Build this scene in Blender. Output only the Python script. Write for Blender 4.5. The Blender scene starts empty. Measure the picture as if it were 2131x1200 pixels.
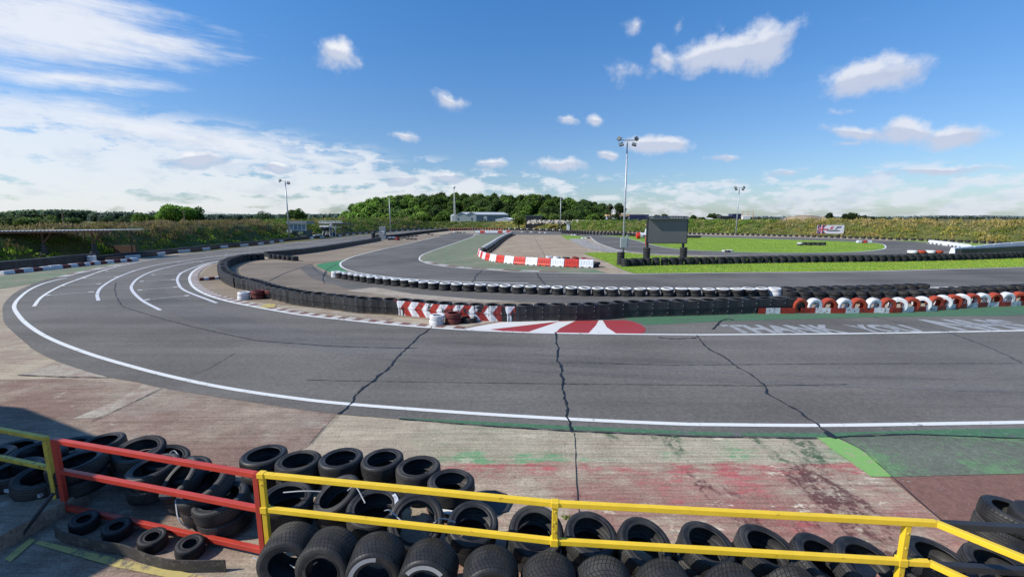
import bpy, bmesh, math, random
import numpy as np
from mathutils import Vector, Matrix, Euler
from mathutils.geometry import tessellate_polygon
random.seed(7); rng = np.random.default_rng(7)
D = bpy.data; S = bpy.context.scene
C = S.collection
F = 920.0; H = 3.7; TH = math.atan(148/920); R = math.radians
CT, ST = math.cos(TH), math.sin(TH)

# ---------- survey: sight line through a photo point -> world point ----------
def P(px, py, z=0.0):
    x = (px-1065.5)/F; u = (600-py)/F
    t = (z-H)/(-ST+u*CT)
    return Vector((x*t, (CT+u*ST)*t, z))
def PY(px, py, Y):
    x = (px-1065.5)/F; u = (600-py)/F
    t = Y/(CT+u*ST)
    return Vector((x*t, Y, H+(-ST+u*CT)*t))
def G(l, z=0.0): return [P(a, b, z) for a, b in l]
def sm(pts, n=8, closed=False):
    pts = [Vector(p) for p in pts]; out = []; N = len(pts)
    for i in range(N if closed else N-1):
        p0 = pts[i-1] if (i > 0 or closed) else pts[0]*2-pts[1]
        p1 = pts[i]; p2 = pts[(i+1) % N]
        p3 = pts[(i+2) % N] if (i+2 < N or closed) else pts[-1]*2-pts[-2]
        for k in range(n):
            t = k/n
            out.append(0.5*((2*p1)+(p2-p0)*t+(2*p0-5*p1+4*p2-p3)*t*t+(3*p1-p0-3*p2+p3)*t**3))
    if not closed: out.append(pts[-1])
    return out
def resample(pts, step):
    L = [0.0]
    for a, b in zip(pts, pts[1:]): L.append(L[-1]+(b-a).length)
    tot = L[-1]; n = max(1, int(round(tot/step))); out = []; j = 0
    for i in range(n+1):
        s = tot*i/n
        while j < len(L)-2 and L[j+1] < s: j += 1
        d = L[j+1]-L[j]; f = (s-L[j])/d if d > 0 else 0
        out.append(pts[j].lerp(pts[j+1], f))
    return out
def jag(pts, amp, step=.12):
    o = []
    w = 0
    for p in resample(pts, step):
        w = w*.75+random.uniform(-1, 1)*amp
        o.append(p+Vector((w, random.uniform(-.3, .3)*amp, 0)))
    return o

# ---------- materials ----------
class NT:
    def __init__(s, name, world=False):
        if world:
            s.t = world.node_tree
        else:
            s.m = D.materials.new(name); s.m.use_nodes = True; s.t = s.m.node_tree
            s.b = s.t.nodes['Principled BSDF']
    def n(s, ty, **k):
        nd = s.t.nodes.new(ty)
        for a, v in k.items(): setattr(nd, a, v)
        return nd
    def l(s, a, b): s.t.links.new(a, b)
    def inp(s, sock, v):
        if hasattr(v, 'is_output'): s.l(v, sock)
        elif isinstance(v, (tuple, list)) and len(v) == 3 and sock.type == 'RGBA': sock.default_value = (*v, 1)
        else: sock.default_value = v
    def math(s, op, a, b=None, c=None, clamp=False):
        nd = s.n('ShaderNodeMath', operation=op, use_clamp=clamp)
        for i, v in enumerate((a, b, c)):
            if v is not None: s.inp(nd.inputs[i], v)
        return nd.outputs[0]
    def mix(s, f, a, b, bt='MIX'):
        nd = s.n('ShaderNodeMix', data_type='RGBA', blend_type=bt)
        s.inp(nd.inputs[0], f); s.inp(nd.inputs[6], a); s.inp(nd.inputs[7], b)
        return nd.outputs[2]
    def ramp(s, f, lo, hi):
        nd = s.n('ShaderNodeMapRange', interpolation_type='SMOOTHSTEP')
        s.inp(nd.inputs[0], f); s.inp(nd.inputs[1], lo); s.inp(nd.inputs[2], hi)
        return nd.outputs[0]
    def noise(s, vec, scale, detail=4, rough=.55, stretch=None, rot=0, dist=0, off=(0, 0, 0)):
        if stretch or rot or off != (0, 0, 0):
            mp = s.n('ShaderNodeMapping'); s.l(vec, mp.inputs[0])
            mp.inputs['Scale'].default_value = stretch or (1, 1, 1); mp.inputs['Rotation'].default_value = (0, 0, rot)
            mp.inputs['Location'].default_value = off
            vec = mp.outputs[0]
        nd = s.n('ShaderNodeTexNoise'); s.l(vec, nd.inputs['Vector'])
        nd.inputs['Scale'].default_value = scale; nd.inputs['Detail'].default_value = detail
        nd.inputs['Roughness'].default_value = rough; nd.inputs['Distortion'].default_value = dist
        return nd.outputs[0]
    def pos(s): return s.n('ShaderNodeNewGeometry').outputs['Position']
    def obj(s): return s.n('ShaderNodeTexCoord').outputs['Object']
    def sep(s, v):
        nd = s.n('ShaderNodeSeparateXYZ'); s.l(v, nd.inputs[0]); return nd.outputs
    def comb(s, x, y, z=0.0):
        nd = s.n('ShaderNodeCombineXYZ')
        s.inp(nd.inputs[0], x); s.inp(nd.inputs[1], y); s.inp(nd.inputs[2], z); return nd.outputs[0]
    def bump(s, h, strength=.5, dist=.01):
        nd = s.n('ShaderNodeBump'); s.l(h, nd.inputs['Height'])
        nd.inputs['Strength'].default_value = strength; nd.inputs['Distance'].default_value = dist
        s.l(nd.outputs[0], s.b.inputs['Normal'])
    def col(s, c): s.inp(s.b.inputs['Base Color'], c)
    def rough(s, r): s.inp(s.b.inputs['Roughness'], r)
    def spec(s, v): s.b.inputs['Specular IOR Level'].default_value = v

def mat_simple(name, c, rough=.6, metal=0, var=.25, scale=3, dirt=None, spec=.5, chip=(.52, .66)):
    t = NT(name); o = t.obj(); n = t.noise(o, scale, 5, .6)
    c2 = tuple(x*(1-var) for x in c); c3 = tuple(min(1, x*(1+var*.5)) for x in c)
    k = t.mix(t.ramp(n, .3, .7), c2, c3)
    if dirt:
        k = t.mix(t.math('MULTIPLY', t.ramp(t.noise(o, scale*2.3, 6, .7), *chip), .8), k, dirt)
    t.col(k); t.rough(rough); t.b.inputs['Metallic'].default_value = metal; t.spec(spec)
    t.bump(t.noise(o, scale*12, 3), .15, .004)
    return t.m

def asphalt(name, base=.088, tint=(1, 1, 1.02), worn=.3, seed=0.0, paint=None, pcov=.5, mott=(.15,.1,.09)):
    t = NT(name); p = t.pos()
    fine = t.noise(p, 38, 2, .7); grit = t.noise(p, 9, 4, .65)
    big = t.noise(p, .22, 4, .55, off=(seed, 0, 0)); str_ = t.noise(p, .9, 4, .6, stretch=(.05, 1.2, 1), off=(seed, 3, 0))
    v = t.math('ADD', t.math('MULTIPLY', big, .55), t.math('MULTIPLY', str_, .45))
    a = tuple(base*(1-worn)*x for x in tint); b = tuple(base*(1+worn)*x for x in tint)
    k = t.mix(t.ramp(v, .32, .68), a, b)
    if paint:
        msk = t.ramp(t.math('ADD', t.math('MULTIPLY', t.noise(p, .8, 6, .65, off=(seed, 0, 0)), .6), t.math('MULTIPLY', t.noise(p, 6, 4, .7), .4)), .6-.3*pcov, .72-.3*pcov)
        k = t.mix(t.math('MULTIPLY', msk, .92), k, paint)
    k = t.mix(.85, k, t.mix(t.ramp(grit, .25, .75), (.82, .82, .82), (1.14, 1.14, 1.13)), 'MULTIPLY')
    k = t.mix(.8, k, t.mix(t.ramp(fine, .35, .7), (.82, .82, .82), (1.22, 1.22, 1.22)), 'MULTIPLY')
    k = t.mix(t.ramp(t.noise(p, 26, 1, .4, off=(3, 1, 0)), .74, .8), k, (.32, .31, .29))
    t.col(k); t.rough(.85); t.spec(.25)
    t.bump(t.math('ADD', fine, grit), .35, .004)
    return t.m

def concrete(name, a=(.23, .19, .15), b=(.33, .29, .24), stripes=None, seed=0.0, extra=None):
    """worn concrete; stripes=(y green/red split) paints worn green above and red below"""
    t = NT(name); p = t.pos(); x, y, z = t.sep(p)
    big = t.noise(p, .35, 5, .6, off=(seed, 0, 0)); med = t.noise(p, 2.2, 6, .7, off=(seed, 0, 0))
    brush = t.noise(p, 3.2, 4, .75, stretch=(.16, 5, 1)); fine = t.noise(p, 30, 3, .75)
    k = t.mix(t.ramp(t.math('ADD', t.math('MULTIPLY', big, .5), t.math('MULTIPLY', med, .5)), .35, .65), a, b)
    if stripes:
        wob = t.math('MULTIPLY', t.math('SUBTRACT', t.noise(p, 1.5, 5, .65), .5), .35)
        yy = t.math('ADD', y, wob)
        isred = t.ramp(yy, stripes+.05, stripes-.05)
        blot = t.noise(p, .75, 6, .62, off=(seed+4, 2, 0)); blot2 = t.noise(p, 4, 5, .75, stretch=(.5, 2.2, 1), off=(seed, 9, 0))
        cov = t.math('ADD', t.math('ADD', t.math('MULTIPLY', blot, .58), t.math('MULTIPLY', blot2, .42)), t.math('MULTIPLY', t.ramp(x, .5, 4.5), t.math('MULTIPLY', isred, .03)))
        # bright paint clings near the split, faded film elsewhere
        near = t.ramp(t.math('ABSOLUTE', t.math('SUBTRACT', y, stripes)), .75, .05)
        bright = t.math('MULTIPLY', t.ramp(t.math('ADD', cov, t.math('MULTIPLY', near, .085)), .58, .66), t.ramp(t.noise(p, 9, 5, .8, stretch=(.4, 2, 1)), .38, .5))
        film = t.math('MULTIPLY', t.ramp(cov, .40, .58), t.math('ADD', .22, t.math('MULTIPLY', isred, .42)))
        k = t.mix(film, k, t.mix(isred, (.17, .26, .15), (.30, .11, .10)))
        k = t.mix(t.math('MULTIPLY', bright, .74), k, t.mix(isred, (.09, .34, .14), (.48, .10, .11)))
        pale = t.ramp(t.noise(p, 3.1, 6, .8, stretch=(.45, 1, 1), rot=.5, off=(8, seed, 0)), .58, .64)
        zone = t.ramp(t.math('ADD', t.noise(p, .4, 3, .5, off=(1, 6, 0)), t.math('MULTIPLY', t.ramp(x, .5, 3.5), .12)), .47, .6)
        k = t.mix(t.math('MULTIPLY', t.math('MULTIPLY', pale, zone), .9), k, (.66, .58, .45))
        dk = t.math('MULTIPLY', t.ramp(t.math('ADD', t.noise(p, .7, 5, .6, rot=.6, stretch=(1.6, .5, 1), off=(12.3, 0, 0)), t.math('MULTIPLY', t.ramp(x, .5, 3.5), .06)), .59, .66), t.ramp(t.noise(p, 3.5, 6, .8, off=(0, 4, 0)), .44, .54))
        k = t.mix(t.math('MULTIPLY', dk, .85), k, t.mix(isred, (.04, .1, .05), (.1, .035, .04)))
    if extra:
        for (c, lo, hi, sc, am) in extra:
            k = t.mix(t.math('MULTIPLY', t.ramp(t.noise(p, sc, 6, .68, off=(c[0]*50, seed, 0)), lo, hi), am), k, c)
    k = t.mix(.55, k, t.mix(t.ramp(brush, .36, .6), (.62, .6, .58), (1.12, 1.12, 1.12)), 'MULTIPLY')
    k = t.mix(.7, k, t.mix(t.ramp(fine, .3, .7), (.68, .67, .65), (1.3, 1.3, 1.28)), 'MULTIPLY')
    k = t.mix(t.math('MULTIPLY', t.ramp(t.noise(p, 13, 3, .6, off=(3, 3, 0)), .64, .72), .6), k, (.09, .075, .06))
    t.col(k); t.rough(.92); t.spec(.2)
    t.bump(t.math('ADD', fine, t.math('MULTIPLY', brush, 1.5)), .4, .006)
    return t.m

def line_paint(name, c=(.78, .78, .76), under=(.1, .1, .1), wear=.5, seed=0):
    t = NT(name); p = t.pos()
    n = t.math('ADD', t.math('MULTIPLY', t.noise(p, 7, 6, .75, off=(seed, 0, 0)), .6), t.math('MULTIPLY', t.noise(p, 1.1, 4, .6, off=(seed, 0, 0)), .4))
    lo = .62-.2*wear
    k = t.mix(t.ramp(n, lo, lo+.09), c, under)
    k = t.mix(.5, k, t.mix(t.noise(p, 25, 3, .7), (.7, .7, .7), (1.2, 1.2, 1.2)), 'MULTIPLY')
    t.col(k); t.rough(.7); t.spec(.3)
    return t.m

def grassmat(name, a=(.145, .25, .035), b=(.235, .35, .05), edge=(.26, .22, .07)):
    t = NT(name); p = t.pos()
    big = t.noise(p, .25, 4, .6); str_ = t.noise(p, .8, 4, .7, stretch=(.25, 1.6, 1)); f = t.noise(p, 14, 4, .8)
    k = t.mix(t.ramp(t.math('ADD', t.math('MULTIPLY', big, .5), t.math('MULTIPLY', str_, .5)), .36, .64), a, b)
    k = t.mix(t.math('MULTIPLY', t.ramp(t.noise(p, .6, 6, .65, off=(5, 0, 0)), .6, .72), .6), k, edge)
    k = t.mix(.8, k, t.mix(t.ramp(f, .3, .7), (.55, .6, .5), (1.3, 1.25, 1.2)), 'MULTIPLY')
    t.col(k); t.rough(.9); t.spec(.2); t.bump(f, .8, .03)
    return t.m

def rubber(name, kind='car', paint=None, w=.2, Rr=.3, ptop=False):
    t = NT(name); o = t.obj(); x, y, z = t.sep(o)
    rr = t.math('SQRT', t.math('ADD', t.math('MULTIPLY', x, x), t.math('MULTIPLY', y, y)))
    ang = t.math('ARCTAN2', y, x)
    oi = t.n('ShaderNodeObjectInfo').outputs['Random']
    on = t.noise(t.n('ShaderNodeTexCoord').outputs['Object'], 6, 5, .65)
    tread = t.ramp(rr, Rr-.016, Rr-.01)
    zc = t.math('SUBTRACT', z, w/2)
    az = t.math('ABSOLUTE', zc)
    if kind == 'wet':
        u = t.math('ADD', t.math('MULTIPLY', ang, 44/(2*math.pi)), t.math('MULTIPLY', az, 9.0))
        g1 = t.ramp(t.math('ABSOLUTE', t.math('SUBTRACT', t.math('FRACT', t.math('ADD', u, 100)), .5)), .40, .44)
        g2 = t.ramp(t.math('ABSOLUTE', t.math('SUBTRACT', t.math('FRACT', t.math('ADD', t.math('MULTIPLY', az, 1/.052), .18)), .5)), .43, .46)
        groove = t.math('MULTIPLY', t.math('MAXIMUM', g1, g2), tread)
    else:
        u = t.math('ADD', t.math('MULTIPLY', t.math('MULTIPLY', ang, 1/(2*math.pi)), t.math('ROUND', t.math('ADD', 40.0, t.math('MULTIPLY', oi, 44.0)))), t.math('MULTIPLY', az, t.math('SUBTRACT', t.math('MULTIPLY', oi, 22.0), 8.0)))
        g1 = t.math('MULTIPLY', t.ramp(t.math('ABSOLUTE', t.math('SUBTRACT', t.math('FRACT', t.math('ADD', u, 100)), .5)), .36, .42), t.ramp(az, w*.26, w*.3))
        g2 = t.ramp(t.math('ABSOLUTE', t.math('SUBTRACT', t.math('FRACT', t.math('ADD', t.math('MULTIPLY', az, 1/(w*.17)), .5)), .5)), .39, .44)
        groove = t.math('MULTIPLY', t.math('MAXIMUM', g1, g2), tread)
    base = t.mix(t.ramp(on, .3, .7), (.012, .012, .013), (.03, .03, .032))
    dust = t.noise(o, 2.6, 5, .6)
    k = t.mix(t.math('MULTIPLY', t.ramp(dust, .42, .72), t.math('ADD', .2, t.math('MULTIPLY', oi, .7))), base, (.088, .08, .068))
    k = t.mix(groove, k, (.004, .004, .004))
    if paint:
        wear = t.ramp(t.noise(o, 9, 6, .72), .60, .68)
        pc = t.mix(t.math('MULTIPLY', t.ramp(dust, .45, .75), .5), paint, tuple(v*.45 for v in paint))
        if ptop:
            edge = t.math('ADD', z, t.math('MULTIPLY', t.math('SUBTRACT', on, .5), .03))
            f = t.math('MULTIPLY', t.ramp(edge, w-.042, w-.034), t.math('SUBTRACT', 1.0, t.math('MULTIPLY', wear, .5)))
            f = t.math('MULTIPLY', f, t.ramp(rr, .17, .185))
        else:
            f = t.math('SUBTRACT', 1.0, wear)
        k = t.mix(f, k, pc)
    t.col(k); t.rough(t.math('ADD', t.math('ADD', .36, t.math('MULTIPLY', oi, .28)), t.math('MULTIPLY', on, .25))); t.spec(.42)
    ring = t.math('MULTIPLY', t.math('SINE', t.math('MULTIPLY', rr, 260)), t.math('MULTIPLY', t.math('SUBTRACT', 1.0, tread), .12))
    h = t.math('ADD', t.math('SUBTRACT', 1.0, groove), t.math('ADD', ring, t.math('MULTIPLY', on, .3)))
    t.bump(h, .9, .006)
    return t.m

def beltmat(name, kind=None):
    t = NT(name); uv = t.n('ShaderNodeTexCoord').outputs['UV']; u, v, _ = t.sep(uv); p = t.pos()
    n = t.noise(p, 2.5, 5, .65, stretch=(1, 1, .35)); f = t.noise(p, 14, 5, .7)
    k = t.mix(t.ramp(n, .35, .75), (.010, .010, .011), (.034, .035, .037))
    k = t.mix(t.math('MULTIPLY', t.ramp(v, .12, .0), t.ramp(f, .4, .6)), k, (.11, .095, .075))
    if kind == 'chevron':
        s = t.math('SUBTRACT', u, t.math('MULTIPLY', t.math('ABSOLUTE', t.math('SUBTRACT', v, .29)), -.75))
        s = t.math('SUBTRACT', u, t.math('MULTIPLY', t.math('ABSOLUTE', t.math('SUBTRACT', v, .29)), .75))
        fr = t.math('FRACT', t.math('ADD', t.math('MULTIPLY', s, 1/.62), 10))
        red = t.ramp(fr, .50, .515)
        pc = t.mix(red, (.72, .73, .75), (.36, .03, .02))
        dk = t.math('MULTIPLY', t.ramp(u, 2.2, 5.5), .5)
        pc = t.mix(t.math('MULTIPLY', red, dk), pc, (.1, .02, .025))
        chip = t.math('MULTIPLY', t.ramp(t.noise(p, 5, 6, .7), .50, .56), t.math('MULTIPLY', t.ramp(v, .27, .31), t.math('MULTIPLY', t.ramp(u, .9, 1.3), t.ramp(u, 4.6, 3.6))))
        chip2 = t.ramp(t.noise(p, 11, 5, .7), .64, .68)
        pc = t.mix(t.math('MAXIMUM', chip, chip2), pc, k)
        endm = t.math('MULTIPLY', t.ramp(s, -.22, -.2), 1.0)
        k = t.mix(endm, k, pc)
    elif kind == 'redwhite':
        fr = t.math('FRACT', t.math('MULTIPLY', u, 1/1.16))
        red = t.ramp(fr, .50, .52)
        pc = t.mix(red, (.33, .028, .014), (.65, .65, .67))
        pc = t.mix(t.ramp(t.noise(p, 8, 6, .7), .52, .6), pc, t.mix(red, (.14, .018, .012), (.25, .2, .2)))
        k = t.mix(t.math('SUBTRACT', 1.0, t.ramp(t.noise(p, 4, 5, .7), .62, .66)), k, pc)
    elif kind == 'low':
        fr = t.math('FRACT', t.math('MULTIPLY', u, 1/3.4))
        red = t.ramp(fr, .58, .59)
        pc = t.mix(red, (.065, .03, .026), (.52, .54, .58))
        k = t.mix(.93, k, pc)
    t.col(k); t.rough(t.math('ADD', .38, t.math('MULTIPLY', f, .3))); t.spec(.5)
    t.bump(f, .25, .008)
    return t.m

def foliagemat(name, trans=.38):
    t = NT(name); a = t.n('ShaderNodeAttribute', attribute_name='tint')
    t.col(a.outputs['Color']); t.rough(.75); t.spec(.25)
    tr = t.n('ShaderNodeBsdfTranslucent'); t.l(a.outputs['Color'], tr.inputs['Color'])
    ms = t.n('ShaderNodeMixShader'); ms.inputs[0].default_value = trans
    out = t.t.nodes['Material Output']
    t.l(t.b.outputs[0], ms.inputs[1]); t.l(tr.outputs[0], ms.inputs[2]); t.l(ms.outputs[0], out.inputs[0])
    return t.m

M = {}
M['asphalt'] = asphalt('asphalt_main', .138, tint=(1.08, 1, .89), worn=.24)
M['asphalt2'] = asphalt('asphalt_inner', .125, tint=(1.08, 1, .9), seed=7)
M['asphalt_old'] = asphalt('asphalt_old', .16, tint=(1.12, 1, .88), seed=3)
M['asphalt_green'] = asphalt('asphalt_green', .12, seed=5, paint=(.07, .17, .09), pcov=.82)
M['asphalt_green2'] = asphalt('asphalt_green_worn', .14, tint=(.95, 1.05, .8), seed=9, paint=(.14, .25, .12), pcov=.45)
M['asphalt_red'] = asphalt('asphalt_red_worn', .14, tint=(1.35, .9, .75), seed=2, paint=(.21, .11, .085), pcov=.9)
M['dirt'] = asphalt('bare_ground', .2, tint=(1.3, 1.02, .72), worn=.25, seed=4)
M['dirt2'] = asphalt('bare_ground_dark', .155, tint=(1.24, 1, .76), worn=.28, seed=6)
M['concrete'] = concrete('concrete_apron', (.31, .26, .195), (.46, .39, .29), extra=[((.3, .2, .17), .5, .62, .5, .5)])
M['concrete_painted'] = concrete('concrete_painted', (.33, .275, .205), (.5, .425, .32), stripes=P(1120, 963).y)
M['concrete_red'] = concrete('concrete_redwash', (.22, .165, .125), (.38, .30, .23), seed=3, extra=[((.22, .13, .105), .42, .6, .5, .65), ((.34, .3, .25), .5, .66, .35, .6), ((.5, .45, .37), .6, .68, 1.4, .6)])
M['concrete_pale'] = concrete('concrete_pale', (.33, .28, .22), (.45, .4, .33), seed=5, extra=[((.26, .16, .13), .5, .6, 1.5, .5)])
M['concrete_strip'] = concrete('concrete_strip', (.29, .22, .155), (.42, .34, .25), seed=8)
M['concrete_green'] = concrete('concrete_green', (.17, .17, .12), (.26, .25, .18), seed=11, extra=[((.10, .23, .12), .42, .64, .8, .6), ((.42, .42, .34), .6, .68, 1.2, .6)])
M['white_line'] = line_paint('white_line_paint', (.72, .72, .69), wear=.32)
M['white_faded'] = line_paint('faded_white_paint', (.34, .35, .35), wear=.5, seed=3)
M['white_thin'] = line_paint('thin_white_paint', (.6, .6, .62), wear=.35, seed=8)
M['red_paint'] = line_paint('red_paint', (.34, .045, .05), wear=.12, seed=5)
M['white_area'] = line_paint('white_area_paint', (.68, .67, .64), wear=.2, seed=6)
M['kerb_red'] = line_paint('kerb_red_paint', (.2, .11, .095), (.19, .15, .12), wear=.55, seed=2)
M['kerb_white'] = line_paint('kerb_white_paint', (.52, .49, .45), (.2, .16, .13), wear=.55, seed=1)
M['yellow_faded'] = line_paint('faded_yellow_paint', (.5, .4, .14), (.16, .14, .11), wear=.6, seed=4)
M['green_light'] = line_paint('light_green_paint', (.22, .42, .12), (.36, .34, .2), wear=.55, seed=9)
M['green_paint'] = line_paint('green_paint', (.055, .21, .085), (.09, .1, .08), wear=.35, seed=11)
M['tar'] = mat_simple('tar', (.012, .012, .013), .5)
M['grass'] = grassmat('mown_grass')
M['field'] = grassmat('field', (.1, .1, .03), (.2, .17, .06), (.3, .25, .1))
M['tyre'] = rubber('tyre_rubber'); M['tyre_wet'] = rubber('tyre_rubber_wet_tread', 'wet', w=.36, Rr=.27)
M['tyre_whitetop'] = rubber('tyre_white_top', paint=(.82, .82, .8), ptop=True)
M['tyre_white'] = rubber('tyre_white', paint=(.78, .78, .78)); M['tyre_red'] = rubber('tyre_red', paint=(.42, .06, .025)); M['tyre_dark_red'] = rubber('tyre_dark_red', paint=(.15, .03, .025))
M['kart_tyre'] = rubber('kart_tyre_rubber', w=.15, Rr=.14)
M['belt'] = beltmat('conveyor_rubber'); M['chevron'] = beltmat('chevron_rubber', 'chevron')
M['redwhite'] = beltmat('red_white_rubber', 'redwhite'); M['lowbelt'] = beltmat('low_barrier_paint', 'low')
M['steel'] = mat_simple('galvanised_steel', (.45, .47, .5), .45, .3)
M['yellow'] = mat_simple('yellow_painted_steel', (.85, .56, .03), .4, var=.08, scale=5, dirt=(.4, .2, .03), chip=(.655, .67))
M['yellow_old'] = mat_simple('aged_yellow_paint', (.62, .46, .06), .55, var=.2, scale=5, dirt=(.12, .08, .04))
M['red_steel'] = mat_simple('red_painted_steel', (.5, .05, .028), .42, var=.1, scale=5, dirt=(.28, .03, .02), chip=(.64, .67))
M['black_steel'] = mat_simple('black_painted_steel', (.03, .03, .032), .5)
M['dark'] = mat_simple('dark_paint', (.03, .032, .035), .6)
M['board'] = mat_simple('board_grey', (.15, .148, .14), .6, var=.06, scale=.8)
M['white_plastic'] = mat_simple('white_plastic', (.8, .81, .83), .4, var=.06, scale=2, dirt=(.5, .5, .48))
M['red_plastic'] = mat_simple('red_plastic', (.62, .045, .025), .4, var=.12, scale=2, dirt=(.4, .05, .03))
M['white_wall'] = mat_simple('white_cladding', (.62, .64, .64), .6, var=.08, scale=.4)
M['grey_wall'] = mat_simple('grey_cladding', (.2, .23, .25), .6, var=.12, scale=.4)
M['pale_wall'] = mat_simple('pale_cladding', (.36, .4, .39), .6, var=.1, scale=.4)
M['roof_white'] = mat_simple('pale_roof', (.74, .75, .74), .6, var=.08, scale=.3)
M['blue'] = mat_simple('blue_paint', (.03, .08, .3), .6); M['navy'] = mat_simple('navy_cladding', (.02, .03, .09), .7, scale=.5)
M['orange'] = mat_simple('orange_roof', (.6, .38, .2), .7, scale=.5)
M['rust'] = mat_simple('rusty_brown', (.1, .055, .035), .8, scale=4, dirt=(.16, .07, .03))
M['wood'] = mat_simple('weathered_wood', (.18, .14, .1), .8, scale=4)
M['hut'] = mat_simple('hut_olive', (.1, .115, .09), .7, scale=1)
M['white'] = mat_simple('white_paint', (.78, .78, .76), .5, var=.12, scale=2, dirt=(.4, .38, .35))
M['kred'] = mat_simple('block_dark_red', (.14, .035, .032), .7, scale=3, dirt=(.07, .03, .03))
M['kwhite'] = mat_simple('block_white', (.6, .62, .66), .7, var=.2, scale=3, dirt=(.3, .3, .3))
M['glass'] = mat_simple('window_glass', (.25, .38, .5), .15, scale=1)
M['lamp_glass'] = mat_simple('lamp_glass', (.2, .21, .2), .15, scale=2)
M['sign_yellow'] = mat_simple('yellow_notice', (.65, .62, .25), .6, scale=3)
M['sign_red'] = mat_simple('sign_red', (.6, .05, .07), .5); M['sign_blue'] = mat_simple('sign_blue', (.03, .05, .2), .5)
M['sign_dark'] = mat_simple('sign_dark', (.08, .08, .1), .5); M['banner'] = mat_simple('banner_white', (.8, .8, .82), .6, var=.05)
M['strap'] = mat_simple('cable_tie', (.42, .42, .42), .4)
M['strip'] = mat_simple('old_rubber_strip', (.05, .045, .04), .7, var=.4, scale=6, dirt=(.16, .12, .09))
M['bark'] = mat_simple('bark', (.06, .045, .03), .9)
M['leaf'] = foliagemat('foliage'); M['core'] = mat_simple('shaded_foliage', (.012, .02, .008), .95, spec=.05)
M['soil'] = grassmat('bank_soil', (.07, .09, .025), (.13, .125, .045), (.15, .12, .06))
M['rock'] = mat_simple('pale_rubble', (.45, .4, .33), .9, scale=.5)
M['mound'] = mat_simple('spoil_earth', (.33, .25, .17), .95, var=.4, scale=.25, dirt=(.16, .14, .07))
M['grey_field'] = mat_simple('grey_field', (.22, .25, .28), .8, scale=.05)

# ---------- mesh helpers ----------
class MB:
    def __init__(s): s.v = []; s.f = []
    def add(s, vs, fs):
        o = len(s.v); s.v += [tuple(v) for v in vs]; s.f += [tuple(i+o for i in f) for f in fs]; return s
    def box(s, c, d, rz=0, taper=(1, 1), M4=None):
        x, y, z = d[0]/2, d[1]/2, d[2]/2; tx, ty = taper
        vs = [(-x, -y, -z), (x, -y, -z), (x, y, -z), (-x, y, -z), (-x*tx, -y*ty, z), (x*tx, -y*ty, z), (x*tx, y*ty, z), (-x*tx, y*ty, z)]
        m = M4 if M4 is not None else Matrix.Translation(Vector(c)) @ Matrix.Rotation(rz, 4, 'Z')
        return s.add([m @ Vector(v) for v in vs], [(0, 3, 2, 1), (4, 5, 6, 7), (0, 1, 5, 4), (1, 2, 6, 5), (2, 3, 7, 6), (3, 0, 4, 7)])
    def bar(s, a, b, w, h=None, up=Vector((0, 0, 1))):
        a = Vector(a); b = Vector(b); h = h or w; d = b-a; L = d.length; d.normalize()
        sd = d.cross(up)
        if sd.length < 1e-3: sd = Vector((1, 0, 0))
        sd.normalize(); u = sd.cross(d)
        m = Matrix(((d.x, sd.x, u.x, 0), (d.y, sd.y, u.y, 0), (d.z, sd.z, u.z, 0), (0, 0, 0, 1)))
        return s.box(None, (L, w, h), M4=Matrix.Translation((a+b)/2) @ m)
    def tube(s, a, b, r1, r2=None, n=12):
        a = Vector(a); b = Vector(b); r2 = r1 if r2 is None else r2; q = (b-a).to_track_quat('Z', 'Y')
        vs = []
        for p, r in ((a, r1), (b, r2)):
            for i in range(n):
                t = 2*math.pi*i/n; vs.append(p+q @ Vector((r*math.cos(t), r*math.sin(t), 0)))
        return s.add(vs, [(i, (i+1) % n, n+(i+1) % n, n+i) for i in range(n)]+[tuple(range(n-1, -1, -1)), tuple(range(n, 2*n))])
    def path(s, pts, r, n=6):
        for a, b in zip(pts, pts[1:]): s.tube(a, b, r, r, n)
        return s
    def poly(s, pts):
        pts = [Vector(p) for p in pts]
        tr = tessellate_polygon([[Vector((p.x, p.y, 0)) for p in pts]])
        fs = []
        for t in tr:
            a, b, c = (pts[i] for i in t)
            fs.append(t if (b-a).cross(c-a).z > 0 else (t[0], t[2], t[1]))
        return s.add(pts, fs)
    def ribbon(s, pts, w, z, taper=False):
        vs = []; N = len(pts)
        for i, p in enumerate(pts):
            d = pts[min(i+1, N-1)]-pts[max(i-1, 0)]; n = Vector((-d.y, d.x, 0)); n.normalize()
            ww = w/2*(1 if not taper else min(1, .3+min(i, N-1-i)/3))
            vs += [Vector((p.x, p.y, z))+n*ww, Vector((p.x, p.y, z))-n*ww]
        return s.add(vs, [(2*i, 2*i+1, 2*i+3, 2*i+2) for i in range(N-1)])
    def mesh(s, name):
        me = D.meshes.new(name); me.from_pydata(s.v, [], s.f); me.update(); return me
    def build(s, name, mat, parent=None, smooth=False, bevel=0, loc=None):
        me = s.mesh(name); me.materials.append(mat)
        if bevel:
            bm = bmesh.new(); bm.from_mesh(me)
            bmesh.ops.bevel(bm, geom=bm.edges[:]+bm.verts[:], offset=bevel, segments=2, affect='EDGES', profile=.5)
            bm.to_mesh(me); bm.free()
        if smooth:
            me.polygons.foreach_set('use_smooth', [True]*len(me.polygons))
        o = D.objects.new(name, me); C.objects.link(o)
        if parent: o.parent = parent
        if loc is not None: o.location = loc
        return o
def tag(o, label, cat, group=None, kind=None):
    if label: o['label'] = label
    if cat: o['category'] = cat
    if group: o['group'] = group
    if kind: o['kind'] = kind
    return o
def thing(name, label, cat, loc=(0, 0, 0), rz=0, group=None):
    o = D.objects.new(name, None); C.objects.link(o); o.location = loc; o.rotation_euler = (0, 0, rz)
    o.empty_display_size = .2
    return tag(o, label, cat, group)
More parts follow.
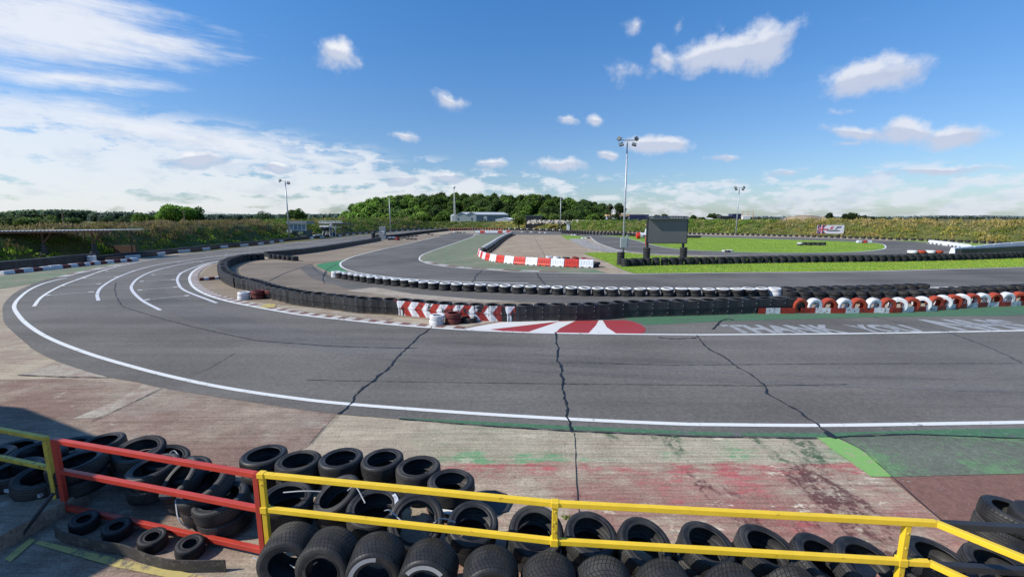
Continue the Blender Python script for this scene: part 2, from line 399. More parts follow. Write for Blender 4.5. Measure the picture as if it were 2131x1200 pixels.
def struct(o, label=None, cat='ground'):
    o['kind'] = 'structure'
    if label: o['label'] = label; o['category'] = cat
    return o
def copy_tree(o, parent=None):
    c = o.copy(); C.objects.link(c)
    if parent: c.parent = parent
    for ch in list(o.children): copy_tree(ch, c)
    return c
ONES = ['', 'first', 'second', 'third', 'fourth', 'fifth', 'sixth', 'seventh', 'eighth', 'ninth', 'tenth', 'eleventh', 'twelfth', 'thirteenth', 'fourteenth', 'fifteenth', 'sixteenth', 'seventeenth', 'eighteenth', 'nineteenth']
TENS = {2: ('twenty', 'twentieth'), 3: ('thirty', 'thirtieth'), 4: ('forty', 'fortieth'), 5: ('fifty', 'fiftieth'), 6: ('sixty', 'sixtieth'), 7: ('seventy', 'seventieth'), 8: ('eighty', 'eightieth'), 9: ('ninety', 'ninetieth')}
def nth(i):
    if i < 20: return ONES[i]
    a, b = divmod(i, 10)
    if a > 9: return 'hundredth'
    return TENS[a][1] if b == 0 else TENS[a][0]+'-'+ONES[b]

# ================= GROUND =================
def sheet(name, px, z, mat, smooth=True, label=None, cat='ground', world=None):
    pts = world if world else (sm(G(px), 6, True) if smooth else G(px))
    pts = [Vector((p.x, p.y, z)) for p in pts]
    o = MB().poly(pts).build(name, mat); return struct(o, label, cat)
g = MB().add([(-3000, -60, 0), (3000, -60, 0), (3000, 5000, 0), (-3000, 5000, 0)], [(0, 1, 2, 3)]).build('ground', M['field']); struct(g, 'rough grassy fields around the circuit', 'ground')
W_ = [Vector(p) for p in [(-60, -20, 0), (60, -20, 0), (100, 40, 0), (90, 85, 0), (50, 102, 0), (14, 122, 0), (-18, 150, 0), (-28, 118, 0), (-24, 72, 0), (-28, 52, 0), (-38, 42, 0), (-60, 38, 0)]]
sheet('concrete_apron', None, .004, M['concrete'], world=W_, label='worn beige concrete apron around the track')
# infield bare ground
sheet('bare_ground', [(430, 560), (470, 545), (560, 538), (790, 503), (860, 490), (920, 487), (985, 487), (980, 500), (740, 545), (740, 590), (1100, 625), (1650, 632), (1640, 650), (1080, 668), (830, 660), (560, 632), (440, 612), (405, 592)], .008, M['dirt'], label='dusty brown infield between the two tracks')
sheet('dark_infield', [(525, 548), (640, 548), (655, 562), (700, 590), (765, 612), (690, 618), (600, 606), (520, 588), (500, 565)], .012, M['dirt2'])
# left lower red wash
sheet('painted_apron', [(-300, 790), (20, 790), (130, 788), (240, 795), (336, 808), (425, 822), (600, 848), (700, 862), (640, 930), (480, 1000), (350, 1250), (-300, 1250)], .008, M['concrete_red'], smooth=False, label='reddish worn concrete in front of the railings')
sheet('pale_slab', [(36, 781), (120, 753), (226, 786), (120, 785)], .010, M['concrete_pale'], smooth=False)
sheet('pale_slab', [(300, 800), (336, 808), (215, 868), (150, 872), (240, 835)], .011, M['concrete_pale'], smooth=False)
sheet('painted_concrete', [(830, 870), (1000, 884), (1180, 895), (1450, 906), (1700, 912), (1812, 993), (1850, 990), (1990, 1085), (2300, 1250), (900, 1250), (880, 960)], .008, M['concrete_painted'], smooth=False, label='concrete with worn green and red paint beside the fence')
sheet('green_asphalt', [(1700, 908), (1900, 902), (2400, 905), (2400, 987), (2131, 986), (1850, 993), (1780, 945)], .012, M['asphalt_green2'], smooth=False)
sheet('red_asphalt', [(1849, 993.5), (2131, 987), (2400, 988), (2400, 1250), (2200, 1180), (2060, 1150), (1960, 1085)], .012, M['asphalt_red'], smooth=False)
_gs = G([(1699, 911), (1742, 911), (1772, 925), (1800, 942), (1826, 960), (1855, 993), (1812, 993), (1780, 970), (1752, 948), (1699, 911)])
sheet('green_strip', None, .016, M['green_light'], world=jag(_gs, .012, .06)[:-1])
sheet('painted_runoff', [(-200, 618), (0, 602), (60, 592), (120, 583), (180, 568), (225, 557), (275, 549), (290, 544), (211, 551), (132, 560), (73, 566), (0, 574), (-200, 590)], .009, M['concrete_green'], smooth=False)
# kart track areas
OUT_EDGE = [(2300, 912), (2131, 914), (1965, 907), (1823, 904), (1740, 911), (1699, 913), (1540, 909), (1450, 908), (1180, 896.5), (1000, 886), (830, 872), (700, 862), (600, 849), (510, 835), (425, 822), (346, 809), (283, 795), (227, 785), (176, 772), (127, 755), (85, 736), (51, 713), (28, 692), (10, 673), (5.7, 653), (9, 631), (38, 605), (85, 585), (139, 572), (200, 560), (266, 546), (330, 536), (405, 526), (540, 511), (640, 501), (703, 494), (789, 486), (850, 480.5), (930, 476.5), (1000, 475.5)]
IN_EDGE = [(1000, 480), (930, 480.5), (870, 487), (790, 499), (700, 512), (620, 524), (556, 533), (500, 538), (474, 541.5), (447, 548), (424, 560), (413, 575), (413, 590), (427, 602), (450, 614), (490, 628), (540, 640), (600, 650), (726, 665), (810, 674), (884, 680), (966, 684), (1045, 672), (1062, 668), (1214, 667), (1420, 657), (1650, 650), (1917, 647), (2130, 633), (2300, 620)]
edge = jag(sm(G(OUT_EDGE[:22]), 5), .012, .15)+sm(G(OUT_EDGE[22:]), 5)
trk = edge+sm(G(IN_EDGE), 5)
o = sheet('track', None, .012, M['asphalt'], world=trk, label='grey asphalt kart track sweeping round the long bend', cat='road')
T2 = [(915, 491), (880, 500), (804, 517), (741, 532.6), (715, 543), (706, 551), (712, 560), (736, 567.5), (753, 571), (690, 575), (655, 556), (640, 552), (625, 560), (650, 580), (720, 600), (830, 618), (1000, 627), (1300, 634), (1600, 634), (1925, 606), (2131, 600), (2300, 596), (2300, 554), (2131, 556.5), (1800, 565), (1500, 568), (1299, 570), (1158, 568.5), (1073, 566.5), (1040, 564), (956, 558.5), (905, 552), (880, 545.5), (872.5, 539), (880, 530), (905.5, 520), (943.5, 507), (990, 489), (985, 485), (940, 484)]
sheet('infield_track', T2, .014, M['asphalt2'], smooth=False, label='darker asphalt track round the inner hairpin', cat='road')
sheet('green_runoff', [(660, 551), (700, 544), (720, 541), (706, 550), (712, 560), (722, 566), (705, 578), (690, 568), (672, 560)], .017, M['green_paint'])
# infield apron pieces
sheet('green_infield', [(992, 489), (1030, 488), (1064, 488), (1040, 505), (1005, 524), (1000, 535), (1060, 550), (1235, 559), (1262, 568), (1160, 567.5), (1073, 565.5), (1040, 563), (956, 557), (905, 551), (882, 545), (875, 539), (882, 530), (907, 520), (945, 507)], .017, M['concrete_green'], smooth=False, label='concrete infield with flaking green paint')
sheet('concrete_strip', [(1066, 487.5), (1168, 487.5), (1200, 500), (1222, 520), (1210, 530), (1262, 556), (1300, 570), (1262, 569), (1235, 558), (1060, 548), (1003, 534), (1010, 522), (1045, 503)], .010, M['concrete_strip'], smooth=False)
# far loop of the track
LOOP_OUT = [(985, 484), (1060, 480), (1165, 482.5), (1220, 484), (1340, 486), (1430, 488.5), (1500, 491), (1680, 495), (1800, 498.5), (1845, 501), (1900, 503), (1960, 508), (2006, 517), (1985, 526), (1930, 531.5), (1890, 533), (1680, 533), (1540, 533.5), (1425, 531), (1354, 528.5), (1297, 522.5), (1269, 515), (1241, 503.6), (1227, 493), (1190, 489), (1000, 488)]
sheet('far_track', LOOP_OUT, .013, M['asphalt2'], smooth=False, label='far loop of asphalt track beyond the grass', cat='road')
sheet('exit_track', [(1985, 517), (2030, 513), (2131, 508), (2250, 504), (2250, 512), (2131, 514), (2000, 527), (1970, 528)], .015, M['asphalt_old'], smooth=False)
ISLE = [(1250, 491.5), (1340, 490.5), (1500, 494), (1620, 498), (1770, 502.5), (1830, 507), (1843, 514), (1830, 520), (1770, 525), (1650, 526.5), (1540, 525), (1439, 520.6), (1391, 516), (1354, 509), (1326, 501), (1290, 493.5)]
sheet('grass_island', ISLE, .018, M['grass'], label='bright mown grass island inside the far loop', cat='grass')
sheet('grass_verge', [(1212, 527), (1240, 525), (1300, 525.5), (1354, 531), (1425, 534), (1540, 536.5), (1680, 536), (1890, 536.5), (1985, 532), (2131, 520), (2300, 512), (2300, 556), (2131, 555.5), (1800, 564), (1500, 567), (1320, 569), (1296, 562), (1262, 545), (1240, 537)], .018, M['grass'], smooth=False, label='bright mown grass verge along the inner track', cat='grass')
sheet('grass_patch', [(1166, 489), (1190, 490), (1222, 493), (1212, 499), (1182, 500)], .016, M['grass'], smooth=False)
sheet('grass_verge', [(1845, 500), (1900, 500.5), (1960, 503), (2060, 508), (2131, 512), (2250, 516), (2080, 514), (2017, 516), (1980, 509), (1920, 504)], .016, M['grass'], smooth=False)

# painted lines
def rib(name, px, w, mat, z=.021, s=True, n=8):
    pts = G(px); pts = sm(pts, n) if s else pts
    return struct(MB().ribbon(pts, w, z).build(name, mat))
OUTL = [(2300, 876), (2131, 880), (1900, 884), (1700, 886.5), (1500, 885), (1400, 883), (1180, 873), (950, 859), (720, 841.5), (600, 828), (480, 810), (380, 790), (280, 765), (180, 735), (100, 703), (55, 674), (34, 650), (30, 636), (40, 621), (61, 604), (89, 591), (122, 582), (139, 579)]
rib('white_line', OUTL, .125, M['white_line'])
rib('white_line', [(71, 638), (84, 621), (106, 606), (132, 593), (162, 582), (198, 569), (228, 559), (266, 550), (329, 538), (405, 528), (540, 514), (640, 503.5), (760, 491.5), (850, 482.5)], .12, M['white_line'])
rib('white_line', [(139, 575), (180, 565), (228, 555), (270, 547)], .10, M['white_thin'])
rib('white_line', [(205, 626), (203, 611), (215, 595), (248, 576), (291, 560.5), (342, 549), (431, 536), (540, 523), (640, 511), (730, 500)], .13, M['white_thin'])
rib('white_line', [(334, 646), (296.5, 626), (276, 606), (275, 593), (291.4, 577), (327, 562), (380, 550), (443.5, 540), (540, 529), (640, 516)], .13, M['white_thin'])
rib('white_line', [(451, 631), (385, 605), (371, 590), (370, 578), (380, 567), (405, 556.5), (431, 548), (470, 541)], .13, M['white_thin'])
INL = [(556, 534), (500, 538.5), (474, 541.5), (431, 550), (405, 563), (395, 576), (397, 590), (410, 603.5), (436, 616), (469, 626), (507, 634.5), (585, 649), (641.5, 657.7), (726, 667), (810.5, 675.5), (884, 681.5), (960, 686.5), (1045, 690.5), (1130, 693.5), (1299, 696), (1420, 697), (1500, 697), (1800, 694.5), (2131, 688.5), (2300, 683)]
rib('white_line', INL, .13, M['white_line'])
rib('white_line', [(915.6, 492), (880, 500), (804, 517), (741, 532.6), (715, 543), (708, 550), (715, 558), (736, 565.5), (753, 569), (830, 579), (950, 586), (1100, 590)], .13, M['white_line'])
rib('white_line', [(960, 484), (988, 489.5), (943.5, 507), (905.5, 520), (880, 530), (872.5, 539), (880, 545), (905, 551.6), (956, 558), (1040, 563), (1073, 566), (1158, 568), (1299, 570), (1420, 569), (1500, 568), (1800, 565), (2131, 556.5), (2300, 552)], .12, M['white_line'])
rib('white_line', [(1500, 601), (1800, 599.5), (1926, 598.5), (2131, 595), (2300, 590)], .12, M['white_line'])
rib('white_line', ISLE[1:]+ISLE[:1], .14, M['white_line'], z=.022)
rib('white_line', [(1227, 492), (1241, 503.6), (1269, 515), (1297.5, 522), (1354, 528), (1425, 530.6), (1540, 533.5), (1680, 533)], .14, M['white_line'], z=.022)
rib('white_line', [(1830, 499.5), (1900, 502), (1960, 507), (1990, 511)], .14, M['white_line'], z=.022)
# grid boxes with round ends
for a, b in [((100, 615), (190, 608)), ((130.5, 595), (206.5, 591)), ((175, 579), (242, 576)), ((222, 565), (279, 563.5)), ((306.6, 624), (389, 615.7)), ((291.4, 604), (365, 598)), ((295, 586), (361, 582.5)), ((319, 572), (375, 569)), ((372, 546), (420, 545)), ((430, 533), (470, 532)), ((470, 527), (520, 526)), ((520, 520), (560, 519)), ((580, 512), (620, 511)), ((640, 506), (680, 505))]:
    A, B = P(*a), P(*b); m = MB().ribbon([A, B], .045, .021)
    for q in (A, B):
        m.poly([Vector((q.x+.12*math.cos(t*math.pi/5), q.y+.12*math.sin(t*math.pi/5), .0225)) for t in range(10)])
    struct(m.build('grid_marking', M['white_line']))
# kerb teeth
def teeth(px, width, period, side, z=.019, frac=.5, ma='kerb_white', mb='kerb_red', skew=0):
    pts = resample(sm(G(px), 8), period); wm, rm = MB(), MB()
    for i in range(len(pts)-1):
        a, b = pts[i], pts[i+1]; d = (b-a).normalized(); n = Vector((-d.y, d.x, 0))*side*width
        c = a.lerp(b, frac); sk = d*skew; zz = Vector((0, 0, z))
        wm.add([a+zz, c+zz, c+n+sk+zz, a+n+sk+zz], [(0, 1, 2, 3) if side > 0 else (3, 2, 1, 0)])
        rm.add([c+zz, b+zz, b+n+sk+zz, c+n+sk+zz], [(0, 1, 2, 3) if side > 0 else (3, 2, 1, 0)])
    struct(wm.build('kerb', M[ma])); struct(rm.build('kerb', M[mb]))
teeth(INL[3:17], .42, .68, 1)
teeth([(1926, 599), (2131, 595.8), (2300, 591)], .8, 4.2, -1)
teeth([(1215, 497), (1232, 505), (1252, 512), (1280, 519), (1315, 525)], 2.6, 1.7, -1, frac=.5, mb='asphalt_old')
teeth([(878, 545), (905, 551), (956, 557.5), (1040, 562.8), (1160, 567.2)], .55, 2.6, 1, z=.023)
teeth([(139, 576), (180, 566), (228, 556), (270, 548)], .5, 2.2, 1)
# red and white fan
def flat(name, px, z, mat): return struct(MB().poly([Vector((p.x, p.y, z)) for p in G(px)]).build(name, mat))
flat('red_fan', [(966, 685.2), (1000, 679), (1045, 671.5), (1158, 668.5), (1298, 667), (1318, 670), (1332, 675.5), (1343, 683), (1343, 690), (1335, 695), (1299, 695.3), (1130, 692.7), (1045, 689.7)], .018, M['red_paint'])
flat('white_wedge', [(966, 685.5), (1000, 678.5), (1045, 671), (1158, 668), (1165, 669.5), (1019, 686.5), (1045, 689.2)], .0205, M['white_area'])
flat('white_wedge', [(1163, 669.8), (1197, 668.5), (1165, 684), (1156, 693), (1100, 691.2)], .0205, M['white_area'])
flat('white_wedge', [(1246, 667), (1254, 667), (1263, 682), (1282, 694.5), (1225, 694), (1240, 678)], .0205, M['white_area'])
flat('green_band', [(1300, 662), (1420, 657), (1650, 650), (1917, 647.5), (2130, 634), (2300, 622), (2300, 648), (2131, 656), (1800, 661), (1500, 669), (1345, 677), (1335, 673), (1318, 669)], .0165, M['asphalt_green'])
GE = [(1965, 907), (1823, 904), (1740, 911), (1699, 913), (1540, 909), (1450, 908), (1180, 896.5), (1000, 886), (830, 872)]
flat('green_band', [(830, 870), (1000, 878), (1180, 887), (1450, 899), (1540, 902), (1710, 902), (1823, 899), (1965, 894.5), (2131, 892), (2300, 889), (2300, 911), (2131, 913), (1965, 906), (1823, 903), (1740, 909.5), (1699, 911), (1540, 907.5), (1450, 906.5), (1180, 895), (1000, 885), (830, 871)], .0165, M['asphalt_green'])
flat('yellow_line', [(72, 1133), (84, 1127), (250, 1165), (400, 1196), (470, 1215), (440, 1222), (240, 1182)], .02, M['yellow_faded'])
flat('yellow_line', [(10, 1165), (62, 1122), (74, 1126), (22, 1172)], .02, M['yellow_faded'])
flat('yellow_mark', [(535, 639), (560, 632), (575, 634), (572, 640), (550, 642)], .02, M['yellow_faded'])
flat('pale_slab', [(575, 634), (640, 640), (760, 655), (820, 662), (800, 668), (700, 655), (600, 645)], .0165, M['concrete_pale'])
flat('pale_slab', [(720, 605), (780, 598), (860, 612), (980, 622), (1080, 628), (1000, 630), (860, 622)], .0165, M['concrete_pale'])
flat('pale_slab', [(950, 677), (1010, 667), (1040, 668), (1000, 676), (968, 682)], .0165, M['concrete_pale'])
# tar filled cracks
def crack(px, w, amp=.025, z=.024, mat='tar', step=.12):
    base = jag(G(px), amp, step); m = MB(); vs = []; N = len(base)
    for i, p in enumerate(base):
        d = base[min(i+1, N-1)]-base[max(i-1, 0)]; n = Vector((-d.y, d.x, 0)); n.normalize(); ww = w*random.uniform(.3, 1.15)*(1.9 if random.random() < .012 else 1)/2
        vs += [Vector((p.x, p.y, z))+n*ww, Vector((p.x, p.y, z))-n*ww]
    m.add(vs, [(2*i, 2*i+1, 2*i+3, 2*i+2) for i in range(N-1)])
    struct(m.build('crack', M[mat]))
crack([(900, 680), (870, 703), (835, 735), (800, 775), (760, 805), (735, 835), (705, 862)], .055, .03)
crack([(1155, 692), (1162, 745), (1168, 770), (1170, 800), (1178, 850), (1187, 900)], .06, .03)
crack([(1450, 698), (1480, 730), (1520, 755), (1560, 780), (1590, 800), (1600, 820), (1650, 852), (1690, 880), (1735, 912)], .055, .035)
crack([(640, 792), (800, 795), (1170, 800), (1400, 802), (1580, 804), (1765, 801)], .022, .012)
crack([(1150, 755), (1400, 761), (1700, 758), (2131, 757)], .022, .01)
crack([(1370, 703), (1400, 706), (1450, 704)], .06, .02); crack([(1481, 686), (1500, 668), (1520, 664), (1527, 667)], .09, .03)
crack([(1115, 567), (1122, 578), (1133, 592), (1137, 601)], .09, .03); crack([(1005, 562), (990, 575), (983, 588)], .07, .04)
crack([(1818, 660), (1870, 672), (1960, 687), (2050, 720), (2125, 755)], .03, .015)
crack([(1195, 902), (1198, 960), (1202, 1010), (1206, 1075)], .018, .008, .017, 'dark'); crack([(705, 862), (672, 895), (645, 925)], .014, .008)
crack([(241, 588), (239, 600), (241, 614), (255, 639), (340, 665), (453, 693), (538, 710), (700, 722), (870, 726)], .04, .02)
crack([(336, 809), (290, 832), (240, 855), (190, 878)], .03, .01); crack([(36, 781), (120, 785), (228, 787)], .03, .01); crack([(390, 785), (440, 765), (490, 735)], .018, .02)
crack([(1740, 911), (1900, 905), (2131, 914)], .03, .008); crack([(1742, 911), (1800, 942), (1855, 993), (1960, 1085), (2040, 1140)], .02, .01)
crack([(830, 873), (1000, 887), (1180, 898), (1450, 910), (1700, 914)], .035, .008, .0215)
flat('tar_blob', [(1713, 902), (1722, 898), (1735, 906), (1745, 913), (1738, 915), (1722, 910)], .025, M['tar'])
M['rubbered'] = asphalt('rubbered_asphalt', .127, tint=(1.06, 1, .92), worn=.3)
for a in range(7):   # faint tyre marks sweeping through the long bend
    k = a*.013
    pts = [Vector((p.x*(1-k)+.0, p.y*(1+k*.8), 0)) for p in sm(G([(2131, 800-a*6), (1500, 770-a*9), (1000, 745-a*7), (700, 722-a*6), (520, 695-a*5), (380, 655-a*4)]), 10)]
    sk = sm(G([(2200, 752+a*11), (1500, 738+a*9), (1000, 716+a*8), (700, 698+a*6), (520, 668+a*5), (390-a*3, 632+a*4), (338-a*5, 606+a*2), (352-a*6, 578+a), (440-a*6, 548), (560, 527-a), (700, 506-a)]), 14)
    n0 = random.randint(0, 40); sk = sk[n0:n0+random.randint(50, 100)]
    struct(MB().ribbon(sk, random.uniform(.14, .3), .0133+a*.0003, True).build('rubber_streak', M['rubbered']))
for px in ([(560, 585), (600, 566), (655, 548)], [(680, 566), (672, 580), (676, 590)], [(648, 552), (660, 566), (690, 580)], [(700, 550), (680, 562), (672, 575)]):
    rib('tyre_mark', px, .06, M['dark'], z=.0235)
for yy in (499, 506, 515, 526, 538): crack([(1035+(538-yy)*.8, yy), (1210+(yy-499)*.9, yy+1)], .05, .02, .013, 'dark')
crack([(1110, 488), (1118, 505), (1130, 525), (1138, 545)], .05, .02, .013, 'dark')

# lettering painted on the track
def text_mesh(s, bold=.03, shear=0):
    cu = D.curves.new('lettering', 'FONT'); cu.body = s; cu.offset = bold; cu.shear = shear; cu.resolution_u = 3
    o = D.objects.new('lettering', cu); C.objects.link(o); dg = bpy.context.evaluated_depsgraph_get()
    me = D.meshes.new_from_object(o.evaluated_get(dg)); D.objects.remove(o); return me
def fit(me, x0, x1, y0, y1):
    vs = [v.co.copy() for v in me.vertices]; a = min(v.x for v in vs); b = max(v.x for v in vs); c = min(v.y for v in vs); d = max(v.y for v in vs)
    for v in me.vertices: v.co = ((v.co.x-a)/(b-a)*(x1-x0)+x0, (v.co.y-c)/(d-c)*(y1-y0)+y0, 0)
for word, l, r, yb, yt in (('THANK', 1530, 1773, 694, 676.5), ('YOU', 1800, 1932, 692, 676), ('NHS', 2000, 2190, 688.5, 665)):
    me = text_mesh(word, .045); A, B = P(l, yb), P(r, yb); fit(me, A.x, B.x, A.y, P(l, yt).y)
    for v in me.vertices: v.co.z = .0185
    me.materials.append(M['white_faded']); o = D.objects.new('painted_lettering', me); C.objects.link(o); struct(o, 'faded %s painted across the track edge' % word, 'road marking')

# ================= TYRES =================
def tyre_mesh(name, Rr, w, rin, n, mat):
    sh = min(.045, w*.22)
    k1 = Rr/.3; h_ = [(rin, .020), (rin+.004*k1, .012), (rin+.012*k1, .009), (rin+.016*k1, .015), (rin+(Rr-rin)*.4, .004), (rin+(Rr-rin)*.62, -.001), (Rr-.022*k1, .007), (Rr-.009*k1, .016), (Rr-.002*k1, .026), (Rr, sh)]
    prof = h_+[(Rr+.001, w*.5)]+[(r, w-z) for r, z in reversed(h_)]+[ (rin+.006, w-.03), (Rr-.05, w-.022), (Rr-.028, w-.045), (Rr-.022, w*.5), (Rr-.028, .045), (Rr-.05, .022), (rin+.006, .03)]
    k = len(prof); vs = []; fs = []
    for i in range(n):
        t = 2*math.pi*i/n
        vs += [(r*math.cos(t), r*math.sin(t), z) for r, z in prof]
    for i in range(n):
        j = (i+1) % n
        for a in range(k):
            b = (a+1) % k; fs.append((i*k+a, j*k+a, j*k+b, i*k+b))
    me = D.meshes.new(name); me.from_pydata(vs, [], fs); me.update(); me.materials.append(M[mat])
    me.polygons.foreach_set('use_smooth', [True]*len(me.polygons)); return me
TW = .2; TR = .3
HERO = {'b': tyre_mesh('tyre', TR, TW, .202, 56, 'tyre'), 'wet': tyre_mesh('tyre', .27, .36, .155, 64, 'tyre_wet'), 'kart': tyre_mesh('kart_tyre', .14, .15, .065, 40, 'kart_tyre')}
MID = {k: tyre_mesh('tyre', TR, TW, .19, 28, m) for k, m in (('b', 'tyre'), ('wt', 'tyre_whitetop'), ('w', 'tyre_white'), ('r', 'tyre_red'))}
LOW = {k: tyre_mesh('tyre', TR, TW, .19, 12, m) for k, m in (('b', 'tyre'), ('wt', 'tyre_whitetop'), ('w', 'tyre_white'), ('r', 'tyre_red'), ('dr', 'tyre_dark_red'))}
MID['dr'] = tyre_mesh('tyre', TR, TW, .19, 28, 'tyre_dark_red'); MID['ur'] = tyre_mesh('tyre', TR, .24, .165, 32, 'tyre_red'); MID['uw'] = tyre_mesh('tyre', TR, .24, .165, 32, 'tyre_white')
TY = []   # (prominence, kind, matrix, label, group, scale)
def tyre(loc, kind='b', rot=(0, 0, 0), label='black tyre', group=None, hidden=False, scale=1.0, hero=False):
    loc = Vector(loc); d = math.hypot(loc.y, 0)+.01
    off = loc.x/max(loc.y, .1) > 1.3
    pr = 0 if hidden or off else scale/d*(10 if hero else 1)
    rz = random.uniform(0, 6.28)
    m = Matrix.Translation(loc) @ Euler(rot).to_matrix().to_4x4() @ Matrix.Rotation(rz, 4, 'Z') @ Matrix.Scale(scale, 4)
    TY.append((pr, kind, m, label, group, hero))
def away(p, r):
    d = Vector((p.x, p.y, 0)).normalized(); return p+d*r
def row(px, spacing, levels, kindf, desc, group, cols=None, hid=0, jit=.032, sc=.98, levelh=None, reverse=False):
    pts = [away(q, TR*sc) for q in sm(G(px), 8)]
    pts = resample(pts, spacing)
    if reverse: pts.reverse()
    n = len(pts); lh = (levelh or TW)*sc
    for i, p in enumerate(pts):
        for L in range(levels):
            j = Vector((random.uniform(-jit, jit), random.uniform(-jit, jit), L*lh))
            pos = {1: 'tyre', 2: ['bottom tyre', 'top tyre'][L] if levels == 2 else '', 3: ''}.get(levels, 'tyre')
            if levels == 3: pos = ['bottom tyre', 'middle tyre', 'top tyre'][L]
            if levels > 3: pos = nth(L+1)+' tyre up'
            k = kindf(i, L, n)
            tyre(p+j, k, (random.gauss(0, .028)*(L > 0), random.gauss(0, .028)*(L > 0), 0), '%s of the %s stack, %s' % (pos, nth(i+1), desc), group, hidden=L < hid, scale=sc*random.uniform(.97, 1.02))
    return pts
# white-topped row
def kw(i, L, n):
    if i in (0, n-1): return 'w'
    return 'wt' if L == 1 else 'b'
row([(699.5, 578), (722, 582), (774, 590), (837, 597), (910.5, 604.5), (1003, 609), (1101, 613), (1259, 617.7), (1411, 618.5), (1500, 619), (1610, 617)], .645, 2, kw, 'from the left, white-rimmed row', 'white-topped tyre stacks between the two tracks')
row([(1638, 616.5), (1740, 613.5), (1830, 611), (1915, 608)], .66, 2, lambda i, L, n: 'b', 'black row right of white-rimmed stacks', 'black tyre stacks continuing the white-topped row')
# row on the grass
row([(1300, 555.5), (1368, 553), (1538, 549.4), (1680, 547), (1800, 545.8), (1890, 544.5), (2010, 541.5), (2131, 537), (2300, 530)], .69, 3, lambda i, L, n: 'b', 'from the left, row on the grass verge', 'black tyre stacks on the grass verge', jit=.05, sc=1.0)
# small run of stacks by the left straight
row([(565, 538.5), (614, 543.5)], .75, 2, lambda i, L, n: 'b', 'short black row by the wall end', 'short row of black tyre stacks by the infield gap')
# tyres under the conveyor belts
BW = [(543, 541), (510, 544), (484, 551), (468, 560), (466, 573), (474, 586), (501, 600), (529, 606), (565.5, 620), (591, 627), (633, 636.5), (670, 641), (712, 646), (754, 652), (836, 656.5), (955, 667), (1062, 670), (1130, 669), (1214, 668), (1299, 662), (1420, 658), (1500, 655.5), (1575, 652.5), (1650, 651)]
BWc = resample([away(q, TR+.04) for q in sm(G(BW), 8)], .6)
NB = len(BWc)
for i, p in enumerate(BWc):
    for L in range(3):
        tyre(p+Vector((random.uniform(-.02, .02), random.uniform(-.02, .02), L*.19)), 'b', (random.gauss(0, .02), random.gauss(0, .02), 0), 'black tyre topping the belted wall, %s from its left end' % nth(i+1), 'tyres inside the belted wall', hidden=L < 2, scale=.97)
# red and white upright tyres
RWX = [(1664.5, 'r'), (1695, 'w'), (1726, 'r'), (1757, 'w'), (1787.5, 'r'), (1818.6, 'w'), (1849, 'r'), (1875, 'w'), (1899, 'r'), (1926, 'w'), (1948, 'r'), (1968, 'w'), (1987, 'r'), (2006, 'w'), (2025, 'r'), (2046, 'w'), (2071, 'r'), (2097, 'w'), (2124, 'r'), (2152, 'w'), (2180, 'r')]
def ybase(x): return float(np.interp(x, [1500, 1575, 1650, 1746, 1860, 1917, 2010, 2130, 2200], [655.5, 652.5, 652, 651.5, 651, 648.5, 641, 635.5, 632]))
for i, (x, k) in enumerate(RWX):
    p = P(x, ybase(x)); cen = p+Vector((0, .14, .31)); a = random.uniform(-.15, .15)-(.5 if k == 'w' and 7 <= i <= 13 else 0)
    tyre(cen+Vector((0, .1, -.02)), 'u'+k, (math.pi/2+.1, 0, a), 'upright %s painted tyre, %s along the red and white row' % ({'r': 'red', 'w': 'white'}[k], nth(i+1)), 'red and white upright tyres beside the lettering', scale=1.02)
row([(1640, 634), (1746, 633), (1917, 630.5), (2010, 624), (2131, 618), (2300, 608)], .62, 3, lambda i, L, n: 'b', 'behind the red and white tyres', 'black tyre wall behind the red and white tyres', hid=2, sc=.95)
# double marker tyres at the apexes
for (x, y, lab) in ((909, 679, 'beside the chevron belt'), (508, 625, 'in front of the left belted wall')):
    p = away(P(x, y), .3)
    tyre(p, 'w', label='lower white tyre %s' % lab, group=None, scale=.86); tyre(p+Vector((.02, 0, .175)), 'w', (0, .03, 0), 'upper white tyre %s' % lab, scale=.86)
    q = p+Vector((.56, .16, 0)); tyre(q, 'dr', label='lower red tyre %s' % lab, scale=.97); tyre(q+Vector((0, 0, .2)), 'dr', label='upper red tyre %s' % lab, scale=.97)
    q = p+Vector((1.1, .34, 0)); tyre(q, 'b', label='low black tyre joining the red pair %s' % lab, scale=.95)
    if x < 600: tyre(q+Vector((0, 0, .2)), 'dr', label='upper dark red tyre at the right end %s' % lab, scale=.95)
# stacks round the posts
for (x, y, n, lab) in ((1348.5, 548, 6, 'round the left post of the grey board'), (1426, 547, 6, 'round the right post of the grey board'), (1294.5, 553, 5, 'round the foot of the tall floodlight pole')):
    p = P(x, y)+Vector((0, .5, 0))
    for L in range(n): tyre(p+Vector((0, 0, L*.21)), 'b', (0, 0, 0), '%s black tyre up %s' % (nth(L+1), lab), 'tyres threaded over posts', scale=.97)
# leaning tyres by the green infield
LT = resample(sm(G([(1006, 526), (1022, 515), (1038, 503), (1052, 494.5), (1064, 489.5)]), 8), 1.15)
for i, p in enumerate(LT):
    for L in range(3):
        tyre(p+Vector((L*.1-.1, L*.08, .06+L*.19)), 'wt' if L == 2 else 'b', (-.35, .3, 0), 'leaning tyre %s along the wall on the green infield' % nth(i+1), 'leaning tyre stacks on the green infield')
    if i % 2 == 0: tyre(p+Vector((.6, .1, 0)), 'b', (0, .1, 0), 'loose tyre %s behind the leaning wall' % nth(i+1), 'leaning tyre stacks on the green infield')
